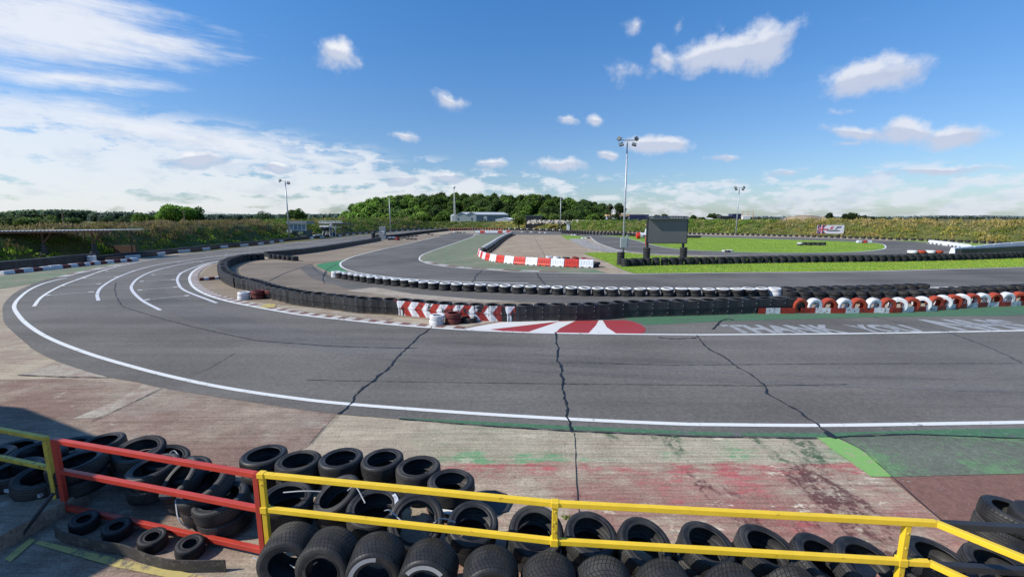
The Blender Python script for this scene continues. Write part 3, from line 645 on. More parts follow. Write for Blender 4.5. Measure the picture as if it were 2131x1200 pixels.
# tyres behind the plastic barriers
for i, (x, y, k) in enumerate([(1140, 543, 'w'), (1150, 541, 'w'), (1156, 544, 'w'), (1167, 543, 'w'), (1176, 545, 'b'), (1185, 544, 'r'), (1195, 545, 'r'), (1205, 546, 'b'), (1214, 547, 'r'), (1224, 549, 'r'), (1238, 556, 'b')]):
    tyre(P(x, y), k, (random.uniform(-.2, .2), random.uniform(-.2, .2), 0), '%s tyre %s from the left behind the plastic barriers' % ({'w': 'white', 'b': 'black', 'r': 'red'}[k], nth(i+1)), 'loose tyres behind the plastic barriers')
    if i % 2 == 0 or i > 8: tyre(P(x, y)+Vector((.1, .05, .21)), k, (random.uniform(-.15, .15), .1, 0), 'upper %s tyre %s from the left behind the plastic barriers' % ({'w': 'white', 'b': 'black', 'r': 'red'}[k], nth(i+1)), 'loose tyres behind the plastic barriers')
# far rows: continuous walls at the edge of the site
def kb(i, L, n): return 'b'
GF = 'black tyre wall at the far edge of the circuit'
row([(1170, 481.5), (1240, 484), (1340, 485), (1430, 487.5), (1500, 489), (1680, 493.5), (1830, 498.5), (1950, 502.5), (2060, 507.5), (2131, 511), (2250, 516)], .95, 2, kb, 'far outer wall', GF)
row([(1170, 485.5), (1220, 488), (1273, 489.5), (1329, 492.5)], .8, 3, kb, 'second far wall', GF)
row([(1060, 479), (1110, 480.5), (1170, 482.5)], .8, 3, lambda i, L, n: 'w' if (i % 3 == 0 and L == 2) else 'b', 'far middle wall', GF)
row([(932, 480), (990, 478.5), (1055, 479)], .8, 3, lambda i, L, n: 'r' if (i//2 % 2) else ('b' if L < 2 else 'r'), 'far red and black wall', GF)
row([(790, 497.5), (834.5, 493), (880, 486.5), (931, 480.5)], .8, 3, kb, 'wall along the infield side of the straight', GF)
for (x, y, k) in [(836, 497, 'b'), (842, 495.5, 'b'), (850, 494, 'b'), (858, 493, 'b'), (866, 492, 'b'), (848, 498.5, 'b'), (856, 498.5, 'b'), (864, 498.8, 'b'), (892, 488, 'b'), (899, 489, 'b'), (946, 484, 'w'), (952, 484.2, 'b'), (958, 484.5, 'b'), (966, 484.5, 'b'), (1087, 483.5, 'w'), (1096, 483.5, 'b'), (1106, 483.7, 'w'), (1115, 484, 'b'), (1124, 484.5, 'w'), (1135, 485, 'w'), (1191, 489.8, 'w'), (1197, 489.8, 'w'), (1203, 490, 'b'), (1213, 496.5, 'w'), (1219, 496.5, 'w'), (1225, 496.2, 'b'), (1508, 524, 'w'), (1514, 524.5, 'b'), (1519, 523.5, 'w')]:
    tyre(P(x, y), k, (0, 0, 0), 'small far tyre lying in the infield', 'small far tyres in the infield')
for i in range(6):
    for L in range(2):
        tyre(P(1664+i*9.8, 510.8-(i % 2)*.5)+Vector((0, 0, L*.2)), 'b' if i > 0 or L == 0 else 'w', label='%s tyre of the %s stack on the grass island' % (['bottom', 'top'][L], nth(i+1)), group='short tyre row on the grass island', scale=1.05)
# black and painted tyres by the sign cabinet
for (x, y, L, k, lab) in [(777, 496, 0, 'b', 'bottom tyre of the left stack beside the grey cabinet'), (777, 496, 1, 'b', 'second tyre of the left stack beside the grey cabinet'), (777, 496, 2, 'b', 'third tyre of the left stack beside the grey cabinet'), (777, 496, 3, 'b', 'top tyre of the left stack beside the grey cabinet'), (785.5, 497, 0, 'b', 'bottom tyre of the right stack beside the grey cabinet'), (785.5, 497, 1, 'b', 'second tyre of the right stack beside the grey cabinet'), (785.5, 497, 2, 'b', 'top tyre of the right stack beside the grey cabinet'), (811, 499, 0, 'b', 'lower black tyre right of the grey cabinet'), (811, 499, 1, 'w', 'white tyre lying on black tyre right of cabinet'), (819, 499, 0, 'b', 'second black tyre right of the grey cabinet'), (819, 499, 1, 'w', 'second white tyre right of the grey cabinet'), (827.5, 500, 0, 'r', 'lower red tyre right of the grey cabinet'), (827.5, 500, 1, 'r', 'upper red tyre right of the grey cabinet')]:
    tyre(P(x, y)+Vector((0, 0, L*.25)), k, label=lab, scale=1.2)

# ---- foreground tyres ----
def fg(px, py, z, n=2, rot=(0, 0, 0), desc='', sc=1.0, group='car tyres in the pile behind the railings', drop=(0, 0)):
    """px,py = middle of the visible top opening, whose plane stands at height z; stack of n beneath"""
    sc = sc*random.uniform(.93, 1.05)
    p = P(px, py, z); e = Euler(rot).to_matrix(); ax = e @ Vector((0, 0, 1))
    c = p-ax*TW*sc
    for L in range(n):
        t = L/max(n-1, 1)
        if L == 0: q = c; r = rot
        else:
            q = Vector((c.x+drop[0]*L+random.uniform(-.02, .02), c.y+drop[1]*L+random.uniform(-.02, .02), c.z-TW*sc*L*.97)); r = tuple(v*(1-.55*t) for v in rot)
        if q.z < -.12: continue
        lab = ('%s tyre %s' % (['top', 'second', 'third'][L], desc)) if n > 1 else 'tyre '+desc
        tyre(q, 'b', r, ('black '+lab), group, scale=sc, hero=True)
for i, (x, y) in enumerate([(549, 943), (621, 955), (709, 950), (795, 952), (870, 968), (939, 998)]):
    fg(x, y, .42, 2, (random.uniform(-.05, .02), random.uniform(-.04, .04), 0), 'of the %s stack in the back row behind the yellow rail' % nth(i+1), .99)
R2 = [(596, 1031, .42, (.06, .10, 0), 2), (697, 1025, .43, (.25, -.35, 0), 2), (778, 1052, .44, (.18, .05, 0), 2), (866, 1083, .40, (.75, -.05, .3), 1), (984, 1086, .44, (.35, .05, 0), 2), (1117, 1103, .42, (.45, .1, 0), 2), (1232, 1108, .43, (.28, .12, 0), 2), (1346, 1127, .4, (.38, .22, 0), 2), (1475, 1128, .43, (.22, .16, 0), 2), (1602, 1136, .41, (.15, .2, 0), 2), (1722, 1162, .36, (.25, .25, 0), 2), (1812, 1172, .36, (.3, .15, 0), 1), (1958, 1158, .45, (.12, .16, 0), 2), (2085, 1178, .42, (.2, .1, 0), 2), (2190, 1170, .42, (.1, .1, 0), 2)]
for i, (x, y, z, r, n) in enumerate(R2):
    fg(x, y, z, n, r, '%s from the left in the middle row' % nth(i+1), .99, drop=(-.01, .03))
fg(2118, 1062, .64, 3, (.05, .15, 0), 'in the tall stack at the right edge', 1.0)
fg(2190, 1075, .64, 3, (.05, .05, 0), 'in the stack beyond the right edge', 1.0)
for i, (x, y, z, r, n) in enumerate([(27, 930, .42, (0, 0, 0), 2), (78, 938, .42, (.05, .1, 0), 2), (-30, 945, .42, (0, 0, 0), 2), (157, 956, .55, (.05, -.1, 0), 2), (150, 925, .3, (0, .1, 0), 1), (209, 917, .42, (.05, -.05, 0), 2), (289, 932, .5, (.2, .1, 0), 2), (345, 948, .42, (.1, .25, 0), 2), (316, 968, .5, (.1, -.1, 0), 2), (368, 993, .5, (.5, -.55, 0), 2), (418, 1006, .5, (.25, -.35, 0), 2), (388, 972, .4, (.1, .1, 0), 2), (457, 1032, .43, (.12, -.1, 0), 2), (90, 985, .4, (.1, .1, 0), 2), (30, 975, .4, (.1, 0, 0), 2)]):
    fg(x, y, z, n, r, '%s in the shaded pile behind the red gate' % nth(i+1), 1.0, group='car tyres piled behind the red gate')
for i, (x, y) in enumerate([(600, 1100), (684, 1112), (783, 1114), (897, 1127), (1020, 1140), (1143, 1158), (1262, 1176), (1388, 1190), (1528, 1182), (1660, 1196)]):
    p = P(x, y, .545); fyy = float(np.interp(p.x, [-2.7, .41, 3.6], [4.35, 3.85, 3.6]))
    c = Vector((p.x, fyy-.24-.18, .275))
    tyre(c+Vector((0, .36, 0)), 'wet', (math.pi/2-.04, 0, [.12, -.02, .1, -.05, .06, 0, -.05, .08, 0, .05][i]), 'upright wet-weather tyre with chevron tread, %s from the left' % nth(i+1), 'upright wet-weather tyres in the front row', hero=True)
for i, (x, y) in enumerate([(157, 1086), (226, 1101), (301, 1124), (380, 1139)]):
    p = P(x, y, .17)
    tyre(p-Vector((0, -.10, .15)), 'kart', (.12, .12, 0), 'small kart tyre, %s from the left behind the curved strip' % nth(i+1), 'small kart tyres behind the curved strip', hero=True)

TY.sort(key=lambda t: -t[0])
seen = {}
for i, (pr, k, m, lab, gr, hero) in enumerate(TY[:300]):
    me = HERO[k if k in HERO else 'b'] if hero else MID[k]
    o = D.objects.new('kart_tyre' if k == 'kart' else 'tyre', me); C.objects.link(o); o.matrix_world = m
    lab = ' '.join(lab.split()[:16]); tag(o, lab, 'tyre', gr)
rest = {}
for pr, k, m, lab, gr, hero in TY[300:]: rest.setdefault(k if k in LOW else 'b', []).append(m)
vv = []; ff = []; mi = []; ofs = 0; mats = []
for k, ms in rest.items():
    me = LOW[k]; n = len(me.vertices); co = np.empty(n*3); me.vertices.foreach_get('co', co); co = np.c_[co.reshape(-1, 3), np.ones(n)]
    fs = np.array([p.vertices[:] for p in me.polygons]); mats.append(me.materials[0])
    for m in ms:
        vv.append((co @ np.array(m).T)[:, :3]); ff.append(fs+ofs); ofs += n; mi.append(np.full(len(fs), len(mats)-1))
def np_mesh(name, verts, faces, mats, midx=None, tint=None, smooth=False):
    k = faces.shape[1]; me = D.meshes.new(name); me.vertices.add(len(verts)); me.vertices.foreach_set('co', verts.astype(np.float32).ravel())
    me.loops.add(faces.size); me.loops.foreach_set('vertex_index', faces.astype(np.int32).ravel())
    me.polygons.add(len(faces)); me.polygons.foreach_set('loop_start', np.arange(0, faces.size, k, dtype=np.int32)); me.polygons.foreach_set('loop_total', np.full(len(faces), k, dtype=np.int32))
    for m in mats: me.materials.append(m)
    if midx is not None: me.polygons.foreach_set('material_index', midx.astype(np.int32))
    if smooth: me.polygons.foreach_set('use_smooth', np.ones(len(faces), dtype=bool))
    me.update(calc_edges=True)
    if tint is not None:
        a = me.color_attributes.new('tint', 'FLOAT_COLOR', 'POINT'); a.data.foreach_set('color', np.c_[tint, np.ones(len(tint))].astype(np.float32).ravel())
    return me
# merged far tyres use plain rubber colours (their object coordinates are not their own)
FARM = {'tyre_rubber': mat_simple('far_tyre_black', (.024, .024, .026), .7, scale=1), 'tyre_white_top': mat_simple('far_tyre_pale', (.38, .38, .38), .7, scale=2), 'tyre_white': mat_simple('far_tyre_white', (.66, .66, .66), .7, scale=2), 'tyre_dark_red': mat_simple('far_tyre_dark_red', (.1, .025, .02), .7, scale=2), 'tyre_red': mat_simple('far_tyre_red', (.26, .035, .025), .7, scale=2)}
me = np_mesh('tyre_walls', np.vstack(vv), np.vstack(ff), [FARM[m.name] for m in mats], np.concatenate(mi), smooth=True)
o = D.objects.new('far_tyres', me); C.objects.link(o); tag(o, 'long walls of stacked tyres around the far circuit and inside the belts', 'tyres', None, 'stuff')

# ================= BELTED WALLS =================
def belt_curve(cs, rr, sag=.72, n=7):
    out = []; N = len(cs)
    for i, c in enumerate(cs):
        d = (cs[min(i+1, N-1)]-cs[max(i-1, 0)]); d.z = 0; d.normalize(); nrm = Vector((d.y, -d.x, 0))
        half = .3
        for k in range(n):
            s = (k+.5)/n*2*half-half
            off = math.sqrt(max(rr*rr-s*s*.98, 0)); off = max(off, rr*sag)
            out.append(c+d*s+nrm*off)
    return out
def belt_mesh(pts, z0, z1, th, u0=0, wob=.0, lean=0):
    vs = []; uv = []; L = u0; N = len(pts); ph = random.uniform(0, 9)
    for i, p in enumerate(pts):
        if i: L += (p-pts[i-1]).length
        d = pts[min(i+1, N-1)]-pts[max(i-1, 0)]; nn = Vector((d.y, -d.x, 0)); nn.normalize()
        w = wob*math.sin(L*1.7+ph); a = p+nn*(th/2+lean); b = p-nn*th/2
        vs += [Vector((p.x, p.y, 0))+nn*(th/2)+Vector((0, 0, z0+w*.4)), Vector((p.x, p.y, 0))+nn*(th/2+lean)+Vector((0, 0, z1+w)), Vector((p.x, p.y, 0))-nn*th/2+nn*lean+Vector((0, 0, z1+w)), Vector((p.x, p.y, 0))-nn*th/2+Vector((0, 0, z0+w*.4))]
        uv += [(L, z0), (L, z1), (L, z1), (L, z0)]
    fs = []
    for i in range(N-1):
        for k in range(4): a = i*4+k; b = i*4+(k+1) % 4; fs.append((a, b, b+4, a+4))
    fs += [(3, 2, 1, 0), tuple(N*4-4+k for k in range(4))]
    me = D.meshes.new('belt'); me.from_pydata(vs, [], fs); me.update()
    ul = me.uv_layers.new(name='UVMap')
    for lp in me.loops: ul.data[lp.index].uv = uv[lp.vertex_index]
    return me, L
# sections of the belted wall (index along BWc); keep the chevron stretch where the photo has it
def near_idx(px, py):
    q = away(P(px, py), TR); return min(range(NB), key=lambda i: (BWc[i]-q).length)
ic0, ic1 = near_idx(838, 656.5), near_idx(1062, 670)
cuts = list(range(0, ic0-3, 6))+[ic0]
segs = [(a, b, 'belt') for a, b in zip(cuts, cuts[1:])]+[(ic0, ic1, 'chevron')]
k = ic1
while k < NB-1: segs.append((k, min(k+5, NB-1), 'belt')); k += 5
for si, (a, b, kind) in enumerate(segs):
    cs = BWc[a:b+1]; mat = M['chevron'] if kind == 'chevron' else M['belt']
    lab = 'red and white chevron painted rubber belt round the tyre wall' if kind == 'chevron' else 'black rubber belt, %s panel along the curved tyre wall' % nth(si+1)
    root = thing('rubber_belt', lab, 'rubber belt', cs[0].copy(), group=None if kind == 'chevron' else 'black rubber belts round the tyre wall')
    cl = [c-cs[0] for c in cs]; sg = .9 if kind == 'chevron' else random.choice([.74, .8, .86])
    if (si % 3 == 1 or a >= ic1) and kind == 'belt': sg = .95
    pts = belt_curve(cl, TR+.012, sg)
    me, _ = belt_mesh(pts, .012, .30, .012, wob=.006); me.materials.append(mat); o = D.objects.new('lower_band', me); C.objects.link(o); o.parent = root
    pts2 = belt_curve(cl, TR+.03, sg)
    me, _ = belt_mesh(pts2, .285, .565, .012, wob=.012, lean=-.02 if kind == 'belt' else -.01); me.materials.append(mat); o = D.objects.new('upper_band', me); C.objects.link(o); o.parent = root
    for c in range(len(cl)-1):
        for zz in ((.2, .42) if c % 2 else (.15, .36, .5)):
            q = pts2[min(c*7+3, len(pts2)-1)]; d = (pts2[min(c*7+4, len(pts2)-1)]-pts2[c*7+2]).normalized(); nn = Vector((d.y, -d.x, 0))
            base = q+nn*(.0 if zz > .3 else -.016)+Vector((0, 0, zz))
            o = MB().tube(base, base+nn*.014, .013, .011, 8).build('bolt', M['steel'], root)
# red and white band in front of the upright tyres
pts = resample(sm([P(x, ybase(x)) for x, _ in RWX]+[P(2230, 630)], 4), .3)
root = thing('rubber_belt', 'low red and white painted belt along the upright tyres', 'rubber belt', pts[0])
me, _ = belt_mesh([p-pts[0]+Vector((0, -.05+.03*math.sin(i*.9), 0)) for i, p in enumerate(pts)], .01, .22, .015, wob=.01); me.materials.append(M['redwhite']); o = D.objects.new('band', me); C.objects.link(o); o.parent = root
pp = [P(1576, 652.8), P(1600, 652.6), P(1625, 652.4), P(1652, 652.4)]
root = thing('rubber_belt', 'short red painted belt left of the first upright red tyre', 'rubber belt', pp[0])
me, _ = belt_mesh([p-pp[0]+Vector((0, -.06, 0)) for p in pp], .01, .24, .015, u0=.3); me.materials.append(M['redwhite']); o = D.objects.new('band', me); C.objects.link(o); o.parent = root
# wall on the infield side of the straight
def wall(name, px, h, th, mat, label, cat='barrier', scallop=True, z0=.01, off=0):
    c = resample([away(q, off) for q in sm(G(px), 8)], .6)
    pts = belt_curve([q-c[0] for q in c], .06, .4, 4) if scallop else [q-c[0] for q in c]
    root = thing(name, label, cat, c[0]); me, _ = belt_mesh(pts, z0, h, th, wob=.012 if scallop else .0); me.materials.append(mat)
    o = D.objects.new('band', me); C.objects.link(o); o.parent = root; return root
wall('belted_barrier', [(558, 535), (614, 530), (677, 521), (728, 512), (789, 501)], .52, .5, M['belt'], 'long black belted barrier on the infield side of the straight', off=.3)
wall('painted_barrier', [(222, 543.5), (263.6, 538.5), (314, 534), (360, 527.5), (400, 524), (469, 516), (540, 509.5), (614, 500), (703, 492), (789, 484), (880, 478), (930, 475.5)], .3, .14, M['lowbelt'], 'low barrier in dark red and white along the left straight', scallop=False)
wall('belted_barrier', [(-80, 575), (0, 570), (70, 562), (130, 555), (190, 548)], .75, .5, M['belt'], 'dark tyre and belt wall below the shelter', off=.8)
wall('belted_barrier', [(180, 546), (222, 542), (263.6, 537), (314, 532.5), (400, 522.5), (469, 514.5), (540, 508), (703, 491), (789, 483), (880, 477.2)], .45, .5, M['belt'], 'dark wall of belted tyres behind the painted barrier', off=.6)
wall('belted_barrier', [(1995, 532), (2040, 530), (2085, 527), (2131, 524), (2250, 517)], .62, .5, M['belt'], 'black wall rising behind the grass row at the right', off=.8)
for i, ((x0, y0), (x1, y1)) in enumerate([((1934, 507), (1976, 512)), ((1976, 512), (2017, 518)), ((1980, 531), (2022, 526)), ((2022, 526), (2062, 521)), ((2062, 521), (2100, 517)), ((2100, 517), (2140, 514)), ((2140, 514), (2190, 510))]):
    a, b = P(x0, y0), P(x1, y1); d = b-a; root = thing('white_barrier', 'white barrier length, %s from the left at the far right bend' % nth(i+1), 'barrier', a, math.atan2(d.y, d.x), 'white barriers at the right hand bend')
    L = d.length; hb2 = .27 if i < 2 else .36
    MB().box((L/2, 0, hb2), (L-.06, .5, hb2*1.93), taper=(.99, .55)).build('body', M['white_plastic'], root, bevel=.03)
    m = MB()
    for k in range(max(2, int(L/1.2))): m.box((.5+k*1.2, -.27, .14), (.5, .06, .1))
    m.build('slot', M['dark'], root)
# low kerb blocks on the left
BL = [(8.5, 33, 'w'), (33, 52, 'r'), (50, 72, 'w'), (72, 90, 'r'), (90, 107, 'w'), (107, 132, 'w'), (132, 149, 'r'), (149, 164, 'w'), (164, 178, 'r'), (178, 190, 'w'), (191, 198, 'r'), (198, 211, 'w'), (211, 224, 'r'), (224, 239, 'w'), (239, 252, 'r'), (252, 265.5, 'w'), (265.5, 275, 'r'), (275, 290, 'w')]
def yb2(x): return float(np.interp(x, [8, 73, 132, 211, 290], [572, 565, 558.6, 550, 543]))
for i, (x0, x1, k) in enumerate(BL):
    a, b = P(x0, yb2(x0)), P(x1, yb2(x1)); d = b-a
    o = MB().box((d.length/2, .16, .13), (d.length*.97, .34, .24+.04*(i % 3)), taper=(.97, .8)).build('kerb_block', M['kwhite' if k == 'w' else 'kred'], bevel=.02)
    o.location = a; o.rotation_euler = (0, 0, math.atan2(d.y, d.x)+random.uniform(-.04, .04))
    tag(o, '%s kerb block, %s from the left by the track edge' % ({'w': 'white', 'r': 'dark red'}[k], nth(i+1)), 'kerb block', 'red and white kerb blocks at the left')
for i, (x0, x1, y0, y1, k) in enumerate([(415, 425, 584.5, 584, 'r'), (425, 436, 584, 583, 'w'), (436, 448, 583, 582, 'r'), (448, 456, 582, 581.5, 'w'), (456, 468, 581.5, 581, 'r')]):
    a, b = P(x0, y0), P(x1, y1); d = b-a
    o = MB().box((d.length/2, .14, .09), (d.length*.98, .28, .17)).build('kerb_block', M['kwhite' if k == 'w' else 'kred'], bevel=.015)
    o.location = a; o.rotation_euler = (0, 0, math.atan2(d.y, d.x)); tag(o, '%s low block, %s from the left inside the bend' % ({'w': 'white', 'r': 'dark red'}[k], nth(i+1)), 'kerb block', 'low blocks inside the bend')
for i, (x0, x1, k) in enumerate([(990, 999, 'w'), (999, 1009, 'r'), (1009, 1018, 'w'), (1019, 1026, 'w'), (1026, 1036, 'w'), (1036, 1046, 'r'), (1046, 1054, 'w'), (1054, 1063, 'r')]):
    a = P(x0, 484.8); b = P(x1, 484.8)
    o = MB().box(((b.x-a.x)/2, .2, .26), ((b.x-a.x)*.97, .4, .5), taper=(1, .6)).build('plastic_barrier', M['white_plastic' if k == 'w' else 'red_plastic'], bevel=.03, loc=a)
    tag(o, '%s barrier, %s from the left at the far end of the infield' % ({'w': 'white', 'r': 'red'}[k], nth(i+1)), 'barrier', 'red and white barriers at the far end of the infield')
for i, (x, k) in enumerate([(1790, 'w'), (1797, 'r'), (1806, 'w')]):
    o = MB().box((0, 0, .2), (1.0, .5, .38), taper=(.9, .7)).build('kerb_block', M['kwhite' if k == 'w' else 'red_plastic'], bevel=.05, loc=P(x, 505.5)); tag(o, '%s block, %s of three at the top of the far loop' % ({'w': 'white', 'r': 'red'}[k], nth(i+1)), 'kerb block', 'blocks at the top of the far loop')
for i, (x, k) in enumerate([(1897, 'w'), (1915, 'r'), (1934, 'w'), (1950, 'r')]):
    tyr = D.objects.new('tyre', MID[k]); C.objects.link(tyr); tyr.location = P(x, 536); tyr.location.z = .42; tyr.scale = (1.25,)*3
    tag(tyr, '%s painted tyre, %s of four above the grass row' % ({'w': 'white', 'r': 'red'}[k], nth(i+1)), 'tyre', 'painted tyres behind the grass row')
    for L in range(2):
        t2 = D.objects.new('tyre', MID['b']); C.objects.link(t2); t2.location = P(x, 536); t2.location.z = L*.21; t2.scale = (1.2,)*3
        tag(t2, 'black %s tyre under the %s painted tyre above grass row' % (['bottom', 'middle'][L], nth(i+1)), 'tyre', 'tyres under the painted tyres')

# red and white water-filled barriers
def water_barrier(color):
    m = M[color+'_plastic']; root = thing('water_barrier', 'x', 'barrier')
    L = 1.04; b = MB(); Lh = L/2
    sec = [(-.2, .0), (-.2, .12), (-.17, .16), (-.095, .5), (-.07, .6), (.07, .6), (.095, .5), (.17, .16), (.2, .12), (.2, .0)]
    vs = [(-Lh, y, z) for y, z in sec]+[(Lh, y, z) for y, z in sec]; n = len(sec)
    b.add(vs, [(i, i+1, n+i+1, n+i) for i in range(n-1)]+[(n-1, 0, n, 2*n-1), tuple(range(n-1, -1, -1)), tuple(range(n, 2*n))])
    b.build('body', m, root, bevel=.012)
    r = MB()
    for s in (-1, 1):
        for k in range(5):
            x = -.38+k*.19
            r.bar((x, s*.158, .2), (x+.02, s*.11, .46), .075, .03, up=Vector((0, s, 0)))
    r.build('rib', m, root, bevel=.008)
    sl = MB()
    for x in (-.27, .27): sl.box((x, 0, .035), (.18, .408, .07))
    sl.build('fork_slot', M['dark'], root)
    MB().tube((0, 0, .6), (0, 0, .625), .045, .04, 12).build('filler_cap', m, root)
    h = MB()
    for z in (.15, .3, .45): h.tube((Lh-.01, 0, z), (Lh-.01, 0, z+.06), .05, .05, 10)
    h.build('hinge', m, root)
    return root
WBP = resample(sm(G([(1235, 558), (1171, 556), (1114.5, 553), (1067, 549.7), (1029, 545), (1010, 540.5), (999, 534), (998, 529)]), 8), 1.09)
pro = {'white': water_barrier('white'), 'red': water_barrier('red')}; used = set()
for i in range(len(WBP)-1):
    c = 'white' if i % 2 == 0 else 'red'
    o = pro[c] if c not in used else copy_tree(pro[c]); used.add(c)
    a, b = WBP[i], WBP[i+1]; mid = (a+b)/2; o.location = away(mid, .2); o.location.z = .02; d = b-a; o.rotation_euler = (0, 0, math.atan2(d.y, d.x)+math.pi)
    o['label'] = '%s plastic barrier, %s from the right along the green infield' % (c, nth(i+1)); o['group'] = 'red and white plastic barriers on the green infield'

# ================= RAILINGS =================
def rail_fence(name, label, mat, segs, posts, w=.052):
    root = thing(name, label, 'fence', segs[0][1])
    o0 = Vector(segs[0][1])
    for nm, a, b in segs: MB().bar(Vector(a)-o0, Vector(b)-o0, w).build(nm, mat, root, bevel=.004)
    for a, b in posts: MB().bar(Vector(a)-o0, Vector(b)-o0, w, up=Vector((0, 1, 0))).build('post', mat, root, bevel=.004)
    return root
A0 = P(-140, 868, 1.0); A1 = P(98, 912, 1.0); lo = lambda v, z: Vector((v.x, v.y, z))
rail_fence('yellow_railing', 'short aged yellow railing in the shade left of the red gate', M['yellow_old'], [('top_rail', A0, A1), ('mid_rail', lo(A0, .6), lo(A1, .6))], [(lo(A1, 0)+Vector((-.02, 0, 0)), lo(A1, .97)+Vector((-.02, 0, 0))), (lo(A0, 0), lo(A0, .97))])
B0 = P(108, 916, 1.0)+Vector((.03, 0, 0)); B1 = P(533, 987, 1.0)
rail_fence('red_gate', 'red tubular steel gate between the yellow railings', M['red_steel'], [('top_rail', B0, B1), ('mid_rail', lo(B0, .6), lo(B1, .6)), ('bottom_rail', lo(B0, .1), lo(B1, .1))], [(lo(B0, .04), lo(B0, 1.024)), (lo(B1, .04), lo(B1, 1.024))], w=.056)
C0 = P(545, 987, 1.0); C1 = P(1155, 1047, 1.0); C2 = P(1888, 1084, 1.0); C3 = P(1948, 1088, 1.0); C4 = Vector((4.7, 2.3, 1.0))
C4b = P(2131, 1162, 1.0); C4 = C3+(C4b-C3)*2.2
rail_fence('yellow_railing', 'long bright yellow railing across the foreground', M['yellow'],
           [('top_rail', C0, C1), ('top_rail', C1, C3), ('top_rail', C3, C4), ('mid_rail', lo(C0, .6), lo(C1, .6)), ('mid_rail', lo(C1, .6), lo(C3, .6)), ('mid_rail', lo(C3, .6), lo(C4, .6))],
           [(lo(C0, 0), lo(C0, .97)), (lo(C1, .62), lo(C1, .975)), (lo(C2, 0), lo(C2, .975)), (lo(C4, 0), lo(C4, .97))])
dR = (C3-C1).normalized(); Q0 = C3+dR*.08+Vector((0, .03, -.03)); Q1 = Q0+dR*2.5
rail_fence('black_railing', 'black rail running on behind the railing corner', M['black_steel'], [('top_rail', Q0, Q1), ('mid_rail', lo(Q0, .55), lo(Q1, .55))], [(lo(Q1, 0), lo(Q1, .97))], w=.06)
for o_ in [o for o in C.objects if o.name.startswith('yellow_railing') and o['label'].startswith('long')]:
    rel = lambda v, z: Vector((v.x, v.y, z))-o_.location
    for v, z in ((C0, .6), (C0, 1.0), (C1, .6), (C1, 1.0), (C2, .6)):
        MB().box(rel(v, z), (.075, .075, .075 if z < .9 else .06), rz=-.1).build('bracket', M['yellow'], o_, bevel=.006)
    for v, z in ((C1, .93), (C1, .82), (C1, .72), (C0, .9), (C2, .9), (C2, .75)):
        q_ = rel(v, z)-Vector((0, .026, 0)); MB().tube(q_, q_-Vector((0, .012, 0)), .011, .009, 8).build('bolt', M['yellow_old'], o_)
# curved strip, plank and stick in the shade
sp = sm(G([(117, 1119), (135, 1130), (156, 1136), (210, 1149), (261, 1158), (315, 1179), (375, 1190), (471, 1190)]), 6)
root = thing('rubber_strip', 'curved old rubber strip standing on edge beside the kart tyres', 'rubber strip', sp[0])
me, _ = belt_mesh([p-sp[0] for p in sp], .0, .15, .012, wob=.004); me.materials.append(M['strip']); o = D.objects.new('band', me); C.objects.link(o); o.parent = root
o = MB().bar(P(-60, 1003, .25), P(94, 1026, .25), .12, .05).build('metal_channel', M['steel'], bevel=.006); tag(o, 'grey metal channel lying in the shade at the left', 'metal channel')
o = MB().box((0, 0, .1), (1.6, .9, .2)).build('concrete_block', M['concrete_red'], bevel=.01, loc=P(0, 1075)); o.rotation_euler = (0, 0, -.2); tag(o, 'dark block under the metal channel at left', 'block')
o = MB().bar(P(36, 1124, .02), P(112, 1025, .4), .035, .03).build('stick', M['dark']); tag(o, 'thin dark stick leaning against the left post', 'stick')
# straps between tyres
for i, pp in enumerate([[(527, 1158, .28), (540, 1165, .27), (556, 1156, .3)], [(604, 1174, .27), (622, 1184, .25), (640, 1180, .25), (660, 1168, .29)], [(590, 1024, .5), (630, 1021, .56), (668, 1022, .55)], [(723, 1020, .56), (740, 1012, .6), (760, 1046, .52)], [(800, 1062, .53), (812, 1062, .55), (838, 1086, .5)], [(902, 1088, .5), (920, 1078, .55), (948, 1086, .52)], [(365, 1040, .4), (372, 1080, .3), (395, 1100, .15)], [(350, 945, .5), (362, 937, .52), (372, 947, .48)]]):
    o = MB().path(sm([P(*q) for q in pp], 5), .007).build('cable_tie', M['strap']); tag(o, 'pale strap tying foreground tyres together, %s of eight' % nth(i+1), 'strap', 'straps holding the foreground tyres')
for i, (a, b) in enumerate([((640, 1113), (662, 1118)), ((730, 1125), (752, 1129)), ((843, 1139), (860, 1142)), ((960, 1152), (978, 1156)), ((1084, 1168), (1096, 1170)), ((835, 1046), (856, 1051)), ((915, 1062), (940, 1066))]):
    z = .12 if i < 5 else .2
    o = MB().bar(P(*a, z), P(*b, z), .06, .02).build('white_batten', M['white']); tag(o, 'short white batten showing between foreground tyres, %s of seven' % nth(i+1), 'batten', 'white battens between the tyres')
flap = MB(); fp = [(1000, 1022), (1030, 1019), (1056, 1027), (1066, 1042), (1055, 1062), (1035, 1068), (1010, 1060)]
flap.poly([P(x, y, .03) for x, y in fp]); o = flap.build('rubber_sheet', M['dark']); tag(o, 'flat black rubber offcut lying beside the last back row tyre', 'rubber sheet')

